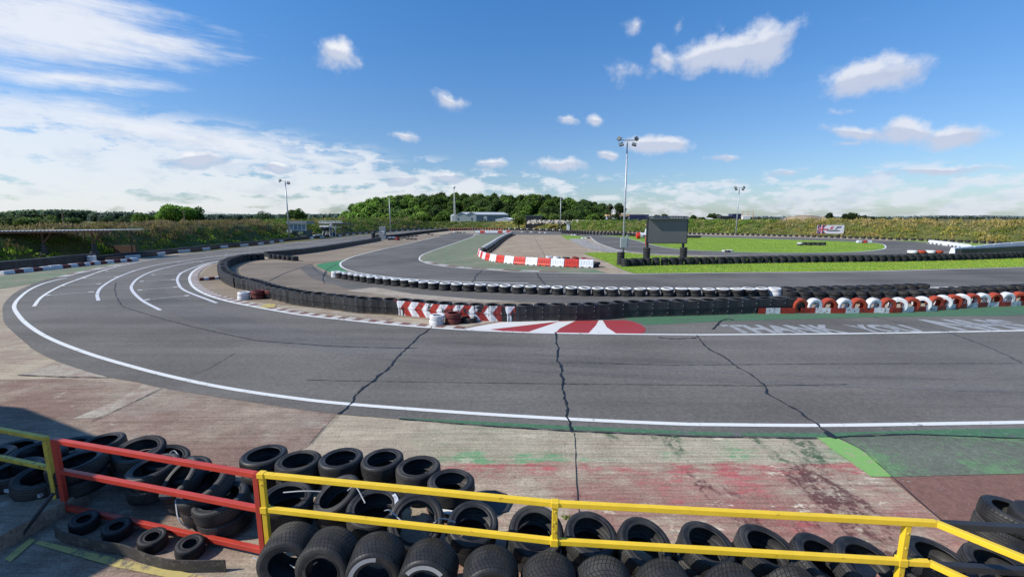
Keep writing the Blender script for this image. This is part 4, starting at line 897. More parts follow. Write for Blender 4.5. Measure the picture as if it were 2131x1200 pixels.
# ================= POLES, BOARD, HUTS =================
def floodlight(px, pyb, pyt, label, heads=4, r=.075, box=True, Y=None, armw=.68, lh=.28):
    b = P(px, pyb) if Y is None else PY(px, pyb, Y); base = Vector((b.x, b.y, 0)); top = PY(px, pyt, base.y).z
    root = thing('floodlight_pole', label, 'floodlight pole', base, group='floodlight poles')
    MB().tube((0, 0, 0), (0, 0, top-.02), r, r*.62, 14).build('pole', M['steel'], root, smooth=True)
    if heads:
        MB().bar((-armw, 0, top), (armw, 0, top), .07).build('crossarm', M['steel'], root)
        for k in range(heads):
            s = -1 if k < heads/2 else 1; outer = (k % 2 == 0)
            x = s*(armw-.02) if outer else s*armw*.72; zz = top+.1 if outer else top-.32; tilt = R(50)*s if outer else R(15)*s
            h = thing('lamp_head', None, None, (x, -.12, zz)); del_keys(h); h.parent = root; h.rotation_euler = (R(-30), tilt, 0)
            MB().box((0, 0, 0), (lh*1.25, lh*.35, lh), taper=(.85, .8)).build('housing', M['dark'], h, bevel=.02)
            MB().box((0, -lh*.19, 0), (lh*1.05, .02, lh*.8)).build('lens', M['lamp_glass'], h)
            MB().bar((0, .04, -.02), (-x*.12, .12, top-zz if abs(top-zz) < .4 else 0), .04).build('bracket', M['steel'], h)
    if box:
        MB().box((-.02, -.16, 1.75), (.5, .18, .75)).build('switch_box', M['pale_wall'], root, bevel=.02)
        MB().box((.28, -.05, 1.9), (.12, .2, .9)).build('cable_duct', M['steel'], root, bevel=.01)
    return root
def del_keys(o):
    for k in ('label', 'category', 'group'):
        if k in o: del o[k]
fl = floodlight(1295.5, 551, 292, 'tall floodlight pole with four lamps standing left of the grey board', 4, .085)
floodlight(603, 499, 377, 'floodlight pole beside the race control hut', 2, .13, False, armw=.8, lh=.42)
floodlight(813, 484, 410, 'plain slim pole in front of the wood at left', 0, .12, False)
floodlight(1166, 478, 410, 'plain slim pole in front of the wood at centre', 0, .13, False)
floodlight(1531, 489, 391, 'distant floodlight pole with small lamps at the right', 4, .12, False, armw=.95, lh=.42)
# grey board
b0 = P(1349, 547)+Vector((0, .7, 0)); bw = (P(1430.7, 547).x-P(1349, 547).x)*(b0.y/P(1349, 547).y); zt = PY(1390, 452, b0.y).z; zb = PY(1390, 506, b0.y).z
root = thing('display_board', 'large blank grey board on two posts under a corrugated roof', 'board', (b0.x, b0.y, 0))
MB().box((bw/2, 0, (zt+zb)/2-.05), (bw, .12, zt-zb-.12)).build('panel', M['board'], root)
for x in (.1, bw-.2): MB().box((x, .1, zt/2), (.16, .16, zt-.05)).build('post', M['black_steel'], root)
m = MB(); m.box((bw/2, -.0, zb), (bw+.06, .16, .05)); m.box((-.02, 0, (zt+zb)/2-.05), (.06, .16, zt-zb-.1)); m.box((bw+.02, 0, (zt+zb)/2-.05), (.06, .16, zt-zb-.1)); m.build('frame', M['black_steel'], root)
vs = []; nC = 60
for i in range(nC+1):
    x = -.08+(bw+.16)*i/nC; dz = .02*math.sin(i*2*math.pi/4)
    vs += [(x, -.40, zt+dz), (x, .6, zt+.1+dz), (x, .6, zt+.08+dz), (x, -.40, zt-.02+dz)]
m = MB(); m.add(vs, [f for i in range(nC) for f in [(i*4+k, i*4+(k+1) % 4, (i+1)*4+(k+1) % 4, (i+1)*4+k) for k in range(4)]]); m.build('roof', M['black_steel'], root)
MB().box((bw/2, -.3, zt-.1), (bw-.1, .05, .07)).build('lamp_strip', M['steel'], root)
# marshal post behind the board
b = P(1344, 511); root = thing('marshal_post', 'white and red post with striped drum left of the grey board', 'marshal post', b)
MB().box((0, 0, .7), (.16, .16, 1.4)).build('post', M['red_plastic'], root); MB().box((0, -.02, 1.8), (.34, .3, .8)).build('box', M['white'], root); MB().box((0, 0, 2.72), (.36, .3, .14)).build('cap', M['orange'], root); MB().tube((0, 0, 2.2), (0, 0, 2.65), .1).build('lamp', M['dark'], root)
b = P(1335, 496.5); root = thing('drum', 'red and white drum lying beside the grey board', 'drum', b)
MB().tube((-.9, 0, .55), (-.35, 0, .55), .5, .55, 18).build('red_end', M['red_plastic'], root); MB().tube((-.349, 0, .55), (.55, 0, .5), .55, .5, 18).build('body', M['white'], root); MB().tube((.3, -.5, .5), (.3, -.56, .5), .2, .2, 12).build('emblem', M['sign_dark'], root)
o = MB().box((0, 0, .9), (2.6, .4, .35)).build('tyre_bundle', M['dark'], bevel=.1, loc=P(1442, 499)); tag(o, 'dark bundle lying right of the grey board', 'bundle')
o.location.z = -.4
# banner on the bank
bY = P(1728, 493).y-.2; c0 = PY(1702, 468.3, bY); c1 = PY(1755, 469, bY); cb = PY(1702, 486, bY)
bwid = c1.x-c0.x; bh = c0.z-cb.z
root = thing('banner', 'white banner with union flag and EP lettering on the bank', 'banner', (c0.x, bY, cb.z), R(-4))
MB().box((bwid/2, .05, bh/2), (bwid, .06, bh)).build('panel', M['banner'], root)
fw = bwid*.33
def bar2(m, a, b, w, y=-.0): m.bar((a[0], y, a[1]), (b[0], y, b[1]), .02, w, up=Vector((0, 0, 1)))
m = MB()
for q in [[(.0, .62), (0, .95), (.30, .62)], [(.08, 1), (.40, 1), (.40, .68)], [(.60, 1), (.9, 1), (.60, .70)], [(0, .38), (0, .06), (.30, .38)], [(.08, 0), (.40, 0), (.40, .32)], [(.6, 0), (.92, 0), (.6, .30)]]:
    MB().add([(x*fw, .012, z*bh) for x, z in q], [(0, 1, 2)]).build('flag_triangle', M['sign_blue'], root)

m = MB(); bar2(m, (.5*fw, 0), (.5*fw, bh), .16*fw); m.box((.62*fw, 0, .5*bh), (1.24*fw, .02, .14*bh))
for a, b in (((0, 0), (.4, .38)), ((.4, .62), (.02, .98)), ((.6, .64), (.95, 1.0)), ((.6, .36), (.98, .02))): m.bar((a[0]*fw, .008, a[1]*bh), (b[0]*fw, .008, b[1]*bh), .012, .06*bh)
m.build('flag_red', M['sign_red'], root)
for ch, x0, x1, mm in (('E', .46, .64, 'sign_red'), ('P', .66, .90, 'sign_dark')):
    me = text_mesh(ch, .03, .35); fit(me, bwid*x0, bwid*x1, bh*.5, bh*.86); me.materials.append(M[mm]); o = D.objects.new('letter', me); C.objects.link(o); o.parent = root; o.rotation_euler = (R(90), 0, 0); o.location = (0, .008, 0)
m = MB(); ov = [(bwid*(.60+.24*math.cos(t*math.pi/10)), 0, bh*(.36+.06*math.sin(t*math.pi/10))) for t in range(21)]; m.path([Vector(p) for p in ov], .025); m.build('oval_outline', M['sign_dark'], root)
m = MB()
for k in range(9): m.box((bwid*(.42+k*.045), 0, bh*.36), (bwid*.03, .02, bh*.05))
m.build('small_lettering', M['sign_dark'], root)
for x in (.15, bwid-.15): MB().bar((x, .14, -1.2), (x, .14, bh), .08).build('post', M['wood'], root)
# race control hut
hb = P(603, 497); X = lambda px: PY(px, 480, hb.y).x-hb.x; Z = lambda py: PY(603, py, hb.y).z
root = thing('control_hut', 'small race control hut with slanted windows and flat roof', 'hut', (hb.x, hb.y, 0))
MB().box(((X(637)+X(605))/2, 1.2, Z(480)/2), (X(637)-X(605), 2.4, Z(480))).build('wall', M['hut'], root)
MB().box((X(621), 1.0, Z(463)), (X(642)-X(600), 3.2, Z(460.6)-Z(465.5))).build('roof', M['grey_wall'], root)
wf = MB(); wp = MB()
for k in range(5):
    a = X(604)+k*(X(638)-X(604))/4; wf.bar((a-.1, .0, Z(479)), (a+.12, -.35, Z(466)), .14)
wf.bar((X(604)-.1, 0, Z(479)), (X(638), 0, Z(479)), .14); wf.bar((X(604), -.35, Z(466)), (X(638)+.1, -.35, Z(466)), .14)
wf.build('window_frame', M['white'], root)
wp.add([(X(604), .04, Z(479)), (X(638), .04, Z(479)), (X(638)+.1, -.3, Z(466)), (X(604), -.3, Z(466))], [(0, 1, 2, 3)]); wp.build('window', M['glass'], root)
MB().box((X(626), -.03, Z(484)), (.75, .05, .42)).build('notice', M['sign_yellow'], root)
MB().box((X(604), -.2, Z(481)), (.9, .4, .5)).build('meter_box', M['pale_wall'], root)
# gantry behind
gb = PY(664, 466, 84); root = thing('gantry', 'pale metal gantry frame behind the small kiosk', 'gantry', (gb.x, gb.y, 0)); gx = lambda px: PY(px, 466, 84).x-gb.x; gz = lambda py: PY(690, py, 84).z
m = MB()
for y in (460.5, 464): m.bar((0, 0, gz(y)), (gx(711), 0, gz(y)), .12)
for k in range(9): m.bar((gx(664+k*5.8), 0, gz(460.5)), (gx(664+k*5.8+3), 0, gz(464)), .08)
m.build('truss', M['white'], root)
m = MB()
for y in (467, 473): m.bar((gx(686), 0, gz(y)), (gx(711), 0, gz(y)), .1)
for x in (687, 691, 699): m.bar((gx(x), 0, gz(467)), (gx(x), 0, gz(473)), .12)
m.build('handrail', M['white'], root)
m = MB()
for x in (690, 697): m.bar((gx(x), 0, 0), (gx(x), 0, gz(464)), .15)
m.build('leg', M['steel'], root); MB().box((gx(711), 0, gz(466)), (3.2, 1, .35)).build('canopy', M['dark'], root)
# kiosk
kb_ = P(677, 493.5); kx = lambda px: PY(px, 480, kb_.y).x-kb_.x; kz = lambda py: PY(677, py, kb_.y).z
root = thing('kiosk', 'small white roofed kiosk on splayed legs', 'kiosk', (kb_.x, kb_.y, 0))
MB().box((kx(676), .6, kz(471)), (kx(686)-kx(667), 1.7, kz(469.3)-kz(472.6))).build('roof', M['white'], root, bevel=.03)
MB().box((kx(677), .7, kz(476.5)), (kx(684)-kx(669), 1.3, kz(472.6)-kz(480))).build('body', M['dark'], root); MB().box((kx(676), .02, kz(474)), (.6, .04, .22)).build('notice', M['pale_wall'], root)
for s in (669, 676): MB().bar((kx(s)-.15, .2, 0), (kx(s)+.3, .2, kz(480)), .14).build('leg', M['white'], root)
MB().bar((kx(685), .2, 0), (kx(685), .2, kz(472)), .12).build('post', M['white'], root)
# heap beside the kiosk and small clutter
def heap(name, px, py, w, h, d, mat, label, cat, n=22):
    b = P(px, py); vs = []; fs = []
    for j in range(7):
        for i in range(n):
            t = 2*math.pi*i/n; r = math.cos(j/6*math.pi/2)*(1+random.uniform(-.12, .12)); vs.append((math.cos(t)*w/2*r, math.sin(t)*d/2*r, math.sin(j/6*math.pi/2)*h*(1+random.uniform(-.08, .08))))
    for j in range(6):
        for i in range(n): fs.append((j*n+i, j*n+(i+1) % n, (j+1)*n+(i+1) % n, (j+1)*n+i))
    fs.append(tuple(range(6*n, 7*n)))
    o = MB().add(vs, fs).build(name, mat, loc=b); return tag(o, label, cat)
heap('covered_heap', 691, 492.5, 2.3, .9, 1.4, M['dark'], 'low dark covered heap beside the kiosk', 'heap')
for i, (x0, x1, y, h, mt, c) in enumerate([(614, 630, 497, .55, 'dark', 'black'), (630, 650, 497, .35, 'white', 'white'), (650, 657, 495, .5, 'white', 'white'), (658, 667, 494.5, .6, 'glass', 'blue grey')]):
    a, b = P(x0, y), P(x1, y); o = MB().box(((b.x-a.x)/2, .3, h/2), (b.x-a.x-.05, .5, h), taper=(.9, .8)).build('crash_pad', M[mt], bevel=.06, loc=a); tag(o, '%s crash pad, %s from the left below the control hut' % (c, nth(i+1)), 'crash pad', 'crash pads below the control hut')
# cabinet with battlement top
b = P(796.5, 499.5); root = thing('cabinet', 'tall grey cabinet with round white emblem beside the straight', 'cabinet', b)
cw = P(803.6, 499.5).x-P(789.5, 499.5).x; ch = PY(796, 473, b.y).z
MB().box((0, .25, ch/2), (cw*.92, .5, ch), taper=(.92, .9)).build('body', M['grey_wall'], root, bevel=.03)
m = MB()
for k in (-1, 0, 1): m.box((k*cw*.33, .25, ch+.07), (cw*.2, .5, .16))
m.build('crest', M['pale_wall'], root)
MB().box((.08, -.02, ch*.56), (.42, .04, .48)).build('emblem', M['white'], root); MB().tube((-.05, -.04, ch*.56), (-.05, -.07, ch*.56), .13, .13, 16).build('ring', M['sign_dark'], root); MB().box((.14, -.05, ch*.56), (.12, .02, .2)).build('digit', M['sign_dark'], root)
# shelter at the left
sb = P(196.5, 541); yS = sb.y+1.0
root = thing('shelter', 'long open shelter with corrugated roof on rusty posts', 'shelter', (0, yS, 0))
xr = PY(232, 475.5, yS-.6).x; xl = PY(-330, 485, yS-6).x; zr = PY(232, 478.3, yS-.6).z
def rf(t): # roof runs from the right end nearer, slightly slanting towards the camera on the left
    return Vector((xr+(xl-xr)*t, -.6-3.0*t, zr-.10*t))
vs = []; nC = 220
for i in range(nC+1):
    q = rf(i/nC); dz = .025*math.sin(i*math.pi/2)
    vs += [q+Vector((0, 0, dz)), q+Vector((0, 3.4, -.04+dz)), q+Vector((0, 3.4, -.06+dz)), q+Vector((0, 0, dz-.02))]
MB().add(vs, [f for i in range(nC) for f in [(i*4+k, i*4+(k+1) % 4, (i+1)*4+(k+1) % 4, (i+1)*4+k) for k in range(4)]]).build('roof', M['roof_white'], root)
MB().bar(rf(0)+Vector((0, .05, -.12)), rf(1)+Vector((0, .05, -.12)), .1, .18).build('fascia', M['rust'], root)
tot = (rf(1)-rf(0)).length
for px in (196.5, 110, 25, -60, -150):
    x = PY(px, 500, yS-.4).x; t = (x-xr)/(xl-xr); q = rf(t); x = q.x
    pst = MB().bar((x, q.y+.4, 0), (x, q.y+.4, q.z-.1), .09).build('post', M['rust'], root)
    MB().bar((x, q.y+.4, 1.45), (x+.9, q.y+.4, q.z-.12), .07).build('brace', M['rust'], root); MB().bar((x, q.y+.4, 1.6), (x-.5, q.y+3.0, q.z-.08), .06).build('brace', M['rust'], root)
    MB().bar((x+.6, q.y+3.6, 0), (x+.6, q.y+3.6, q.z), .07).build('post', M['rust'], root)
    MB().tube((x, q.y+.4, .5), (x, q.y+.4, 1.4), .18, .18, 16).build('post_sleeve', M['dark'], root); MB().tube((x, q.y+.4, .45), (x, q.y+.4, .75), .34, .32, 18).build('post_collar', M['dark'], root)
o = MB().box((0, 0, .35), (24, .25, .9)).build('plank_wall', M['rust'], loc=(P(60, 545).x-8, yS+3.0, .2)); o.rotation_euler = (0, 0, R(2)); tag(o, 'low weathered plank wall at the back of the shelter', 'wall')
# stack of white tyres by the shelter
for L in range(3):
    q = P(187, 548)+Vector((0, .2, L*.21)); o = D.objects.new('tyre', MID['w']); C.objects.link(o); o.location = q; tag(o, '%s white tyre of the stack at the shelter end' % ['bottom', 'middle', 'top'][L], 'tyre', 'white tyre stack at the shelter end')
# bare frame on the bank
fy = 47.0; root = thing('steel_structure', 'thin brown metal frame standing on the left bank', 'frame', (0, fy, 0)); q = lambda x, y, dy=0: PY(x, y, fy)-Vector((0, fy, 0))+Vector((0, dy, 0))
m = MB()
for a, b in (((334.5, 477), (398, 475.8)), ((334.5, 477), (320, 489)), ((334.5, 477), (335, 492)), ((366, 476.4), (356, 488)), ((398, 475.8), (390, 486)), ((398, 475.8), (400, 489))): m.bar(q(*a), q(*b), .05)
m.build('bars', M['rust'], root)
# ================= FAR BUILDINGS =================
def XYZ(px, py, Y): return PY(px, py, Y)
Y = 186.0
a = XYZ(949, 441, Y); e = XYZ(991, 441, Y); r_ = XYZ(1058, 441, Y); ze = XYZ(949, 446.3, Y).z; zp = XYZ(949, 441.3, Y).z
root = thing('warehouse', 'long grey warehouse with twin white gabled roofs', 'warehouse', (a.x, Y, 0))
gw = e.x-a.x; sw = r_.x-e.x; dp = 24
m = MB(); m.box((gw/2, .1, ze/2), (gw, .2, ze))
for k in range(2):
    x0 = k*gw/2; m.add([(x0, 0, ze), (x0+gw/2, 0, ze), (x0+gw/4, 0, zp)], [(0, 1, 2)])
m.build('gable_wall', M['pale_wall'], root)
MB().add([(gw+.02, 0, 0), (gw+sw, dp*.35, 0), (gw+sw, dp*.35, ze), (gw+.02, 0, ze)], [(0, 1, 2, 3)]).build('side_wall', M['grey_wall'], root)
m = MB()
for k in range(2):
    x0 = k*gw/2-.1; sh = Vector((sw, dp*.35, 0))
    A_ = Vector((x0, -.3, ze)); B_ = Vector((x0+gw/4+.1, -.3, zp)); C_ = Vector((x0+gw/2+.2, -.3, ze))
    m.add([A_, B_, B_+sh, A_+sh], [(0, 1, 2, 3)]); m.add([B_, C_, C_+sh, B_+sh], [(0, 1, 2, 3)])
m.build('roof', M['roof_white'], root)
for x, w, hh in ((gw*.1, .5, .8), (gw*.78, .5, .8)): MB().box((x, -.06, ze*.62), (w, .05, hh)).build('window', M['dark'], root)
dd = XYZ(1006, 450, Y-1).x-a.x; de = XYZ(1013, 450, Y-1).x-a.x
MB().box(((dd+de)/2, .5, XYZ(0, 450, Y).z/2), (de-dd, .3, XYZ(0, 450, Y).z)).build('porch', M['pale_wall'], root); MB().box(((dd+de)/2-.2, .3, 2.2), (.5, .1, 1.6)).build('door', M['dark'], root)
a2 = XYZ(1031, 460, 174); e2 = XYZ(1062, 460, 174); f2 = XYZ(1097, 460, 174); root = thing('shed', 'low white shed in front of the grey warehouse', 'shed', (a2.x, 174, 0)); zz = XYZ(0, 456.5, 174).z; zp2 = XYZ(0, 453.3, 174).z
MB().add([(0, 0, 0), (e2.x-a2.x, 0, 0), (e2.x-a2.x, 0, zz), ((e2.x-a2.x)/2, 0, zp2), (0, 0, zz)], [(0, 1, 2, 3, 4)]).build('gable_wall', M['white_wall'], root)
MB().add([(e2.x-a2.x+.02, 0, 0), (f2.x-a2.x, 5, 0), (f2.x-a2.x, 5, zz), (e2.x-a2.x+.02, 0, zz)], [(0, 1, 2, 3)]).build('side_wall', M['pale_wall'], root)
g2 = e2.x-a2.x; s2 = f2.x-e2.x; MB().add([(g2/2, -.1, zp2+.05), (g2+.1, -.1, zz), (g2+s2, 5, zz), (g2/2+s2, 5, zp2+.05)], [(0, 1, 2, 3)]).build('roof', M['roof_white'], root)
# silo and mast
s0 = XYZ(943, 456, 181); root = thing('silo', 'short pale silo at the left end of the warehouse', 'silo', (s0.x, 181, 0)); MB().tube((0, 0, 0), (0, 0, XYZ(0, 448, 181).z), 1.0, 1.0, 18).build('tank', M['pale_wall'], root, smooth=False); MB().tube((0, 0, XYZ(0, 448, 181).z), (0, 0, XYZ(0, 446.3, 181).z), 1.0, .2, 18).build('lid', M['roof_white'], root)
s1 = XYZ(946, 450, 178); ztp = XYZ(0, 392, 178).z; root = thing('mast', 'tall white lattice mast topped by a round lamp', 'mast', (s1.x, 178, 0))
m = MB()
for dx, dy in ((-.25, 0), (.25, 0), (0, .35)): m.tube((dx*1.6, dy*1.6, 0), (dx*.6, dy*.6, ztp), .08, .05, 6)
for k in range(14): z0 = k*ztp/14; m.bar((-.35+.012*k, 0, z0), (.35-.012*k, 0, z0+ztp/14), .05)
m.build('lattice', M['white'], root); bmx = bmesh.new(); bmesh.ops.create_uvsphere(bmx, u_segments=14, v_segments=8, radius=.55); me = D.meshes.new('lamp'); bmx.to_mesh(me); bmx.free(); me.materials.append(M['white']); o = D.objects.new('lamp', me); C.objects.link(o); o.parent = root; o.location = (0, 0, ztp+.4)
# blue and orange stand, navy shed
Y = 196.0; p0 = XYZ(1262, 450, Y); p1 = XYZ(1309, 450, Y); p2 = XYZ(1349, 450, Y); z1 = XYZ(0, 446, Y).z; z2 = XYZ(0, 450, Y).z; z3 = XYZ(0, 457, Y).z
root = thing('grandstand', 'small blue stand with an orange roof beside the wood', 'stand', (p0.x, Y, 0)); w = p1.x-p0.x
MB().box((w/2, 1.5, (z1+z2)/2), (w, 4, z1-z2)).build('roof', M['orange'], root); MB().box((w/2, 2, (z2-.1)/2), (w, .3, z2-.1)).build('back_wall', M['blue'], root)
m = MB()
for k in range(9): m.bar((w*k/8, -.2, 0), (w*k/8, -.2, z2), .3)
m.build('column', M['white'], root); MB().box((w/2, -.4, z3+.5), (w, .2, .6)).build('balustrade', M['white_wall'], root); MB().box((w/2, .4, z3+1.3), (w, 1, .5)).build('seat_row', M['blue'], root)
o = MB().box(((p2.x-p1.x)/2, 2, z1*.5), (p2.x-p1.x-.05, 6, z1*.97)).build('shed', M['navy'], loc=(p1.x, Y, 0)); tag(o, 'dark navy shed between the stand and the grey board', 'shed')
for i, (x0, x1, yt, mt, lab) in enumerate([(1094, 1128, 449.5, 'dark', 'long dark shed under the trees right of the warehouse'), (1500, 1523, 450, 'dark', 'dark low building left of the far floodlight pole'), (1525, 1543, 445.5, 'navy', 'dark stacked container near the far floodlight pole')]):
    a = XYZ(x0, yt, 150); b = XYZ(x1, yt, 150); root = thing('container', lab, 'building', (a.x, 150, 0)); MB().box(((b.x-a.x)/2, 1.5, a.z/2), (b.x-a.x, 3, a.z)).build('body', M[mt], root); MB().box(((b.x-a.x)/2, 1.5, a.z+.08), (b.x-a.x+.2, 3.2, .14)).build('roof', M['grey_wall'], root)
a = XYZ(1466, 456, 150); b = XYZ(1487, 456, 150); root = thing('house', 'low house with a pale roof seen over the right bank', 'house', (a.x, 150, 0)); w = b.x-a.x
MB().box((w/2, 2, a.z/2), (w, 4, a.z)).build('wall', M['white_wall'], root); zt_ = XYZ(0, 453.3, 150).z
MB().add([(-.3, -.2, a.z), (w+.3, -.2, a.z), (w-.6, 2, zt_), (.9, 2, zt_), (-.3, 4.2, a.z), (w+.3, 4.2, a.z)], [(0, 1, 2, 3), (5, 4, 3, 2), (0, 3, 4), (1, 5, 2)]).build('roof', M['roof_white'], root)
a = XYZ(1544, 457, 140); b = XYZ(1568, 440, 140); root = thing('scaffold', 'pale scaffold frame standing beyond the right bank', 'scaffold', (a.x, 140, 0)); w = b.x-a.x; m = MB()
for x in (0, w*.5, w): m.bar((x, 0, 0), (x, 0, b.z), .14)
for z in (b.z, b.z-1.0): m.bar((0, 0, z), (w, 0, z), .12)
m.build('frame', M['orange'], root); MB().box((w*.35, 0, a.z+.6), (w*.7, 1, 1.0)).build('tank', M['white'], root)
# white kiosk on the middle bank
b = P(1182.5, 479.5); root = thing('marshal_kiosk', 'narrow white kiosk at the foot of the golden bank', 'kiosk', b); MB().box((0, 0, .95), (.75, .7, 1.9)).build('body', M['white'], root); MB().box((0, 0, 1.98), (1.2, 1.0, .14)).build('roof', M['pale_wall'], root); MB().box((.55, .1, .9), (.3, .6, 1.7)).build('door', M['dark'], root)

# ================= VEGETATION =================
def leaves(name, cen, size, col, aspect=1.0, upright=0.0, normal=None):
    n = len(cen); a = rng.normal(size=(n, 3))
    if normal is not None: a = a*.55+normal
    if upright: a[:, 2] *= (1-upright)
    a /= np.linalg.norm(a, axis=1)[:, None]+1e-9
    up = np.tile([0., 0., 1.], (n, 1))+rng.normal(scale=.25 if upright else 1.0, size=(n, 3))
    u = np.cross(a, up); u /= np.linalg.norm(u, axis=1)[:, None]+1e-9
    v = np.cross(u, a); s = size[:, None] if hasattr(size, '__len__') else np.full((n, 1), size)
    u = u*s*.5; v = v*s*.5*aspect
    k = rng.uniform(.45, 1.0, (n, 4, 1))
    vs = np.stack([cen-u*k[:, 0]-v*.6, cen+u*k[:, 1]-v*k[:, 0], cen+u*.7*k[:, 2]+v*k[:, 3], cen-u*k[:, 3]*.8+v*k[:, 2]], 1).reshape(-1, 3)
    return vs, np.arange(n*4).reshape(n, 4), np.repeat(col, 4, axis=0)
class Leaf:
    def __init__(s, gain=(1.75, 1.55, 1.4)): s.V = []; s.F = []; s.C = []; s.o = 0; s.gain = gain
    def add(s, t):
        v, f, c = t; s.V.append(v); s.F.append(f+s.o); s.C.append(c); s.o += len(v)
    def build(s, name, parent=None):
        me = np_mesh(name, np.vstack(s.V), np.vstack(s.F), [M['leaf']], tint=np.clip(np.vstack(s.C)*np.array(s.gain), 0.002, .8)); o = D.objects.new(name, me); C.objects.link(o)
        if parent: o.parent = parent
        return o
def dome(c, r, n, zs=.8, full=False):
    d = rng.normal(size=(n, 3)); 
    if not full: d[:, 2] = np.abs(d[:, 2])
    d /= np.linalg.norm(d, axis=1)[:, None]; rad = r*(1-.35*rng.random(n)**2)[:, None]
    return np.array(c)+d*rad*np.array([1, 1, zs]), d
def bank(name, px, hts, width, palette, dens, leafsize, label, bush=(.5, 1.2), bh=.75, dry=0):
    """mound + scrub; hts = mound height at each base point; palette(t, x) -> base colour (t: 0 foot, 1 crest)"""
    base = G(px); N = len(base)
    pts = sm([Vector((p.x, p.y, h)) for p, h in zip(base, hts)], 6); hh = [p.z for p in pts]; pts = [Vector((p.x, p.y, 0)) for p in pts]
    nrm = []
    for i, p in enumerate(pts):
        d = pts[min(i+1, len(pts)-1)]-pts[max(i-1, 0)]; n = Vector((-d.y, d.x, 0)); n.normalize()
        if n.dot(Vector((p.x, p.y, 0))) < 0: n = -n
        nrm.append(n)
    prof = [(0, 0), (.12, .22), (.3, .58), (.45, .85), (.6, 1.0), (.85, 1.0), (1.1, .75), (1.6, -.02)]
    vs = []; fs = []; K = len(prof)
    for p, n, h in zip(pts, nrm, hh):
        for a, b in prof: q = p+n*(a*width+random.uniform(-.15, .15)); vs.append((q.x, q.y, b*h+random.uniform(-.06, .06)*(b > 0)-.03))
    for i in range(len(pts)-1):
        for k in range(K-1): fs.append((i*K+k, i*K+k+1, (i+1)*K+k+1, (i+1)*K+k))
    o = MB().add(vs, fs).build('embankment', M['soil']); struct(o, label+' (earth)', 'embankment'); o['label'] = 'earth bank carrying '+label
    seg = np.array([(pts[i+1]-pts[i]).length for i in range(len(pts)-1)]); cum = np.cumsum(seg)/seg.sum(); tot = seg.sum()
    L = Leaf((1.22, 1.22, 1.1)); nb = int(tot*width*.9*dens)
    P_ = np.array([tuple(p) for p in pts]); N_ = np.array([tuple(n) for n in nrm]); Hh = np.array(hh)
    s = rng.random(nb)*(len(pts)-1); s = np.interp(rng.random(nb), np.concatenate([[0], cum]), np.arange(len(pts))); i0 = np.minimum(s.astype(int), len(pts)-2); fr = s-i0
    bp = P_[i0]*(1-fr)[:, None]+P_[i0+1]*fr[:, None]; bn = N_[i0]*(1-fr)[:, None]+N_[i0+1]*fr[:, None]; bhh = Hh[i0]*(1-fr)+Hh[i0+1]*fr
    t = rng.random(nb)*.9+.02; z = np.interp(t, [a for a, b in prof], [b for a, b in prof])*bhh
    cen = bp+bn*(t*width)[:, None]; cen[:, 2] = z-.1
    big = Leaf
    for j in range(nb):
        r = rng.uniform(*bush); nl = int(26*(r/leafsize)**1.3*.16)+10
        c, d = dome(cen[j], r, nl, bh)
        zt = np.clip((c[:, 2])/max(bhh[j], .1), 0, 1.3)
        col0 = np.array(palette(float(np.clip(t[j]/.6, 0, 1)), float(cen[j][0])))*rng.uniform(.8, 1.2)
        col = col0[None, :]*rng.uniform(.75, 1.25, (nl, 1))
        if dry and rng.random() < dry*np.clip(t[j]/.6, 0, 1): 
            L.add(leaves('', c+np.array([0, 0, r*.25]), rng.uniform(.35, .8, nl)*leafsize, col*np.array([1.12, 1.04, .95]), aspect=4.0, upright=.9))
        else:
            L.add(leaves('', c, rng.uniform(.6, 1.4, nl)*leafsize, col, normal=d*.8))
    o = L.build('scrub'); tag(o, label, 'scrub', None, 'stuff'); return o
def pal_left(t, x):
    g1, g2, br = (.075, .14, .02), (.22, .36, .035), (.21, .175, .105)
    r = rng.random()
    if t < .3: return g2 if r < .45 else g1
    if t < .6: return g1 if r < .5 else (.14, .11, .05)
    return br if r < .75 else (.17, .16, .06)
def pal_mid(t, x):
    r = rng.random()
    if x < -8: return (.10, .16, .03) if r < .7 else (.2, .23, .05)
    return (.5, .4, .12) if r < .72 else (.26, .3, .06)
def pal_right(t, x):
    r = rng.random()
    if t > .55: return (.36, .30, .14) if r < .6 else (.22, .22, .06)
    return (.17, .2, .04) if r < .4 else ((.32, .28, .07) if r < .8 else (.36, .26, .12))
def pal_centre(t, x):
    r = rng.random()
    return (.12, .21, .035) if r < .55 else ((.22, .27, .06) if r < .85 else (.32, .3, .1))
bank('bank', [(-260, 566), (-100, 556), (60, 545), (190, 537), (290, 529), (400, 519.5), (469, 512), (540, 505.5), (600, 499)], [2.6, 2.6, 2.6, 2.65, 2.7, 2.75, 2.8, 2.8, 2.8], 6.5, pal_left, 2.6, .14, 'brown and green scrub on the left bank', bush=(.3, .7), bh=.8, dry=.75)
bank('bank', [(600, 498.5), (700, 490), (789, 482.3), (850, 478), (905, 475.3)], [2.6, 2.7, 2.9, 2.9, 3.0], 9, lambda t, x: (.12, .19, .035) if rng.random() < .7 else (.24, .2, .09), 1.0, .26, 'dark green bushes along the far straight', bush=(.5, 1.2), bh=.9)
bank('bank', [(890, 474.6), (960, 474), (1040, 474), (1100, 475), (1168, 476.5)], [2.1, 2.0, 2.1, 2.2, 2.4], 10, pal_mid, .9, .35, 'golden dry grass on the middle bank', bush=(.4, .9), bh=.45)
bank('bank', [(1165, 477), (1240, 479.5), (1340, 481.5), (1430, 484), (1500, 486), (1600, 488.6)], [2.3, 2.4, 2.6, 2.7, 2.7, 2.7], 8, pal_centre, 1.5, .26, 'green brambles on the bank behind the grey board', bush=(.5, 1.2), bh=.7)
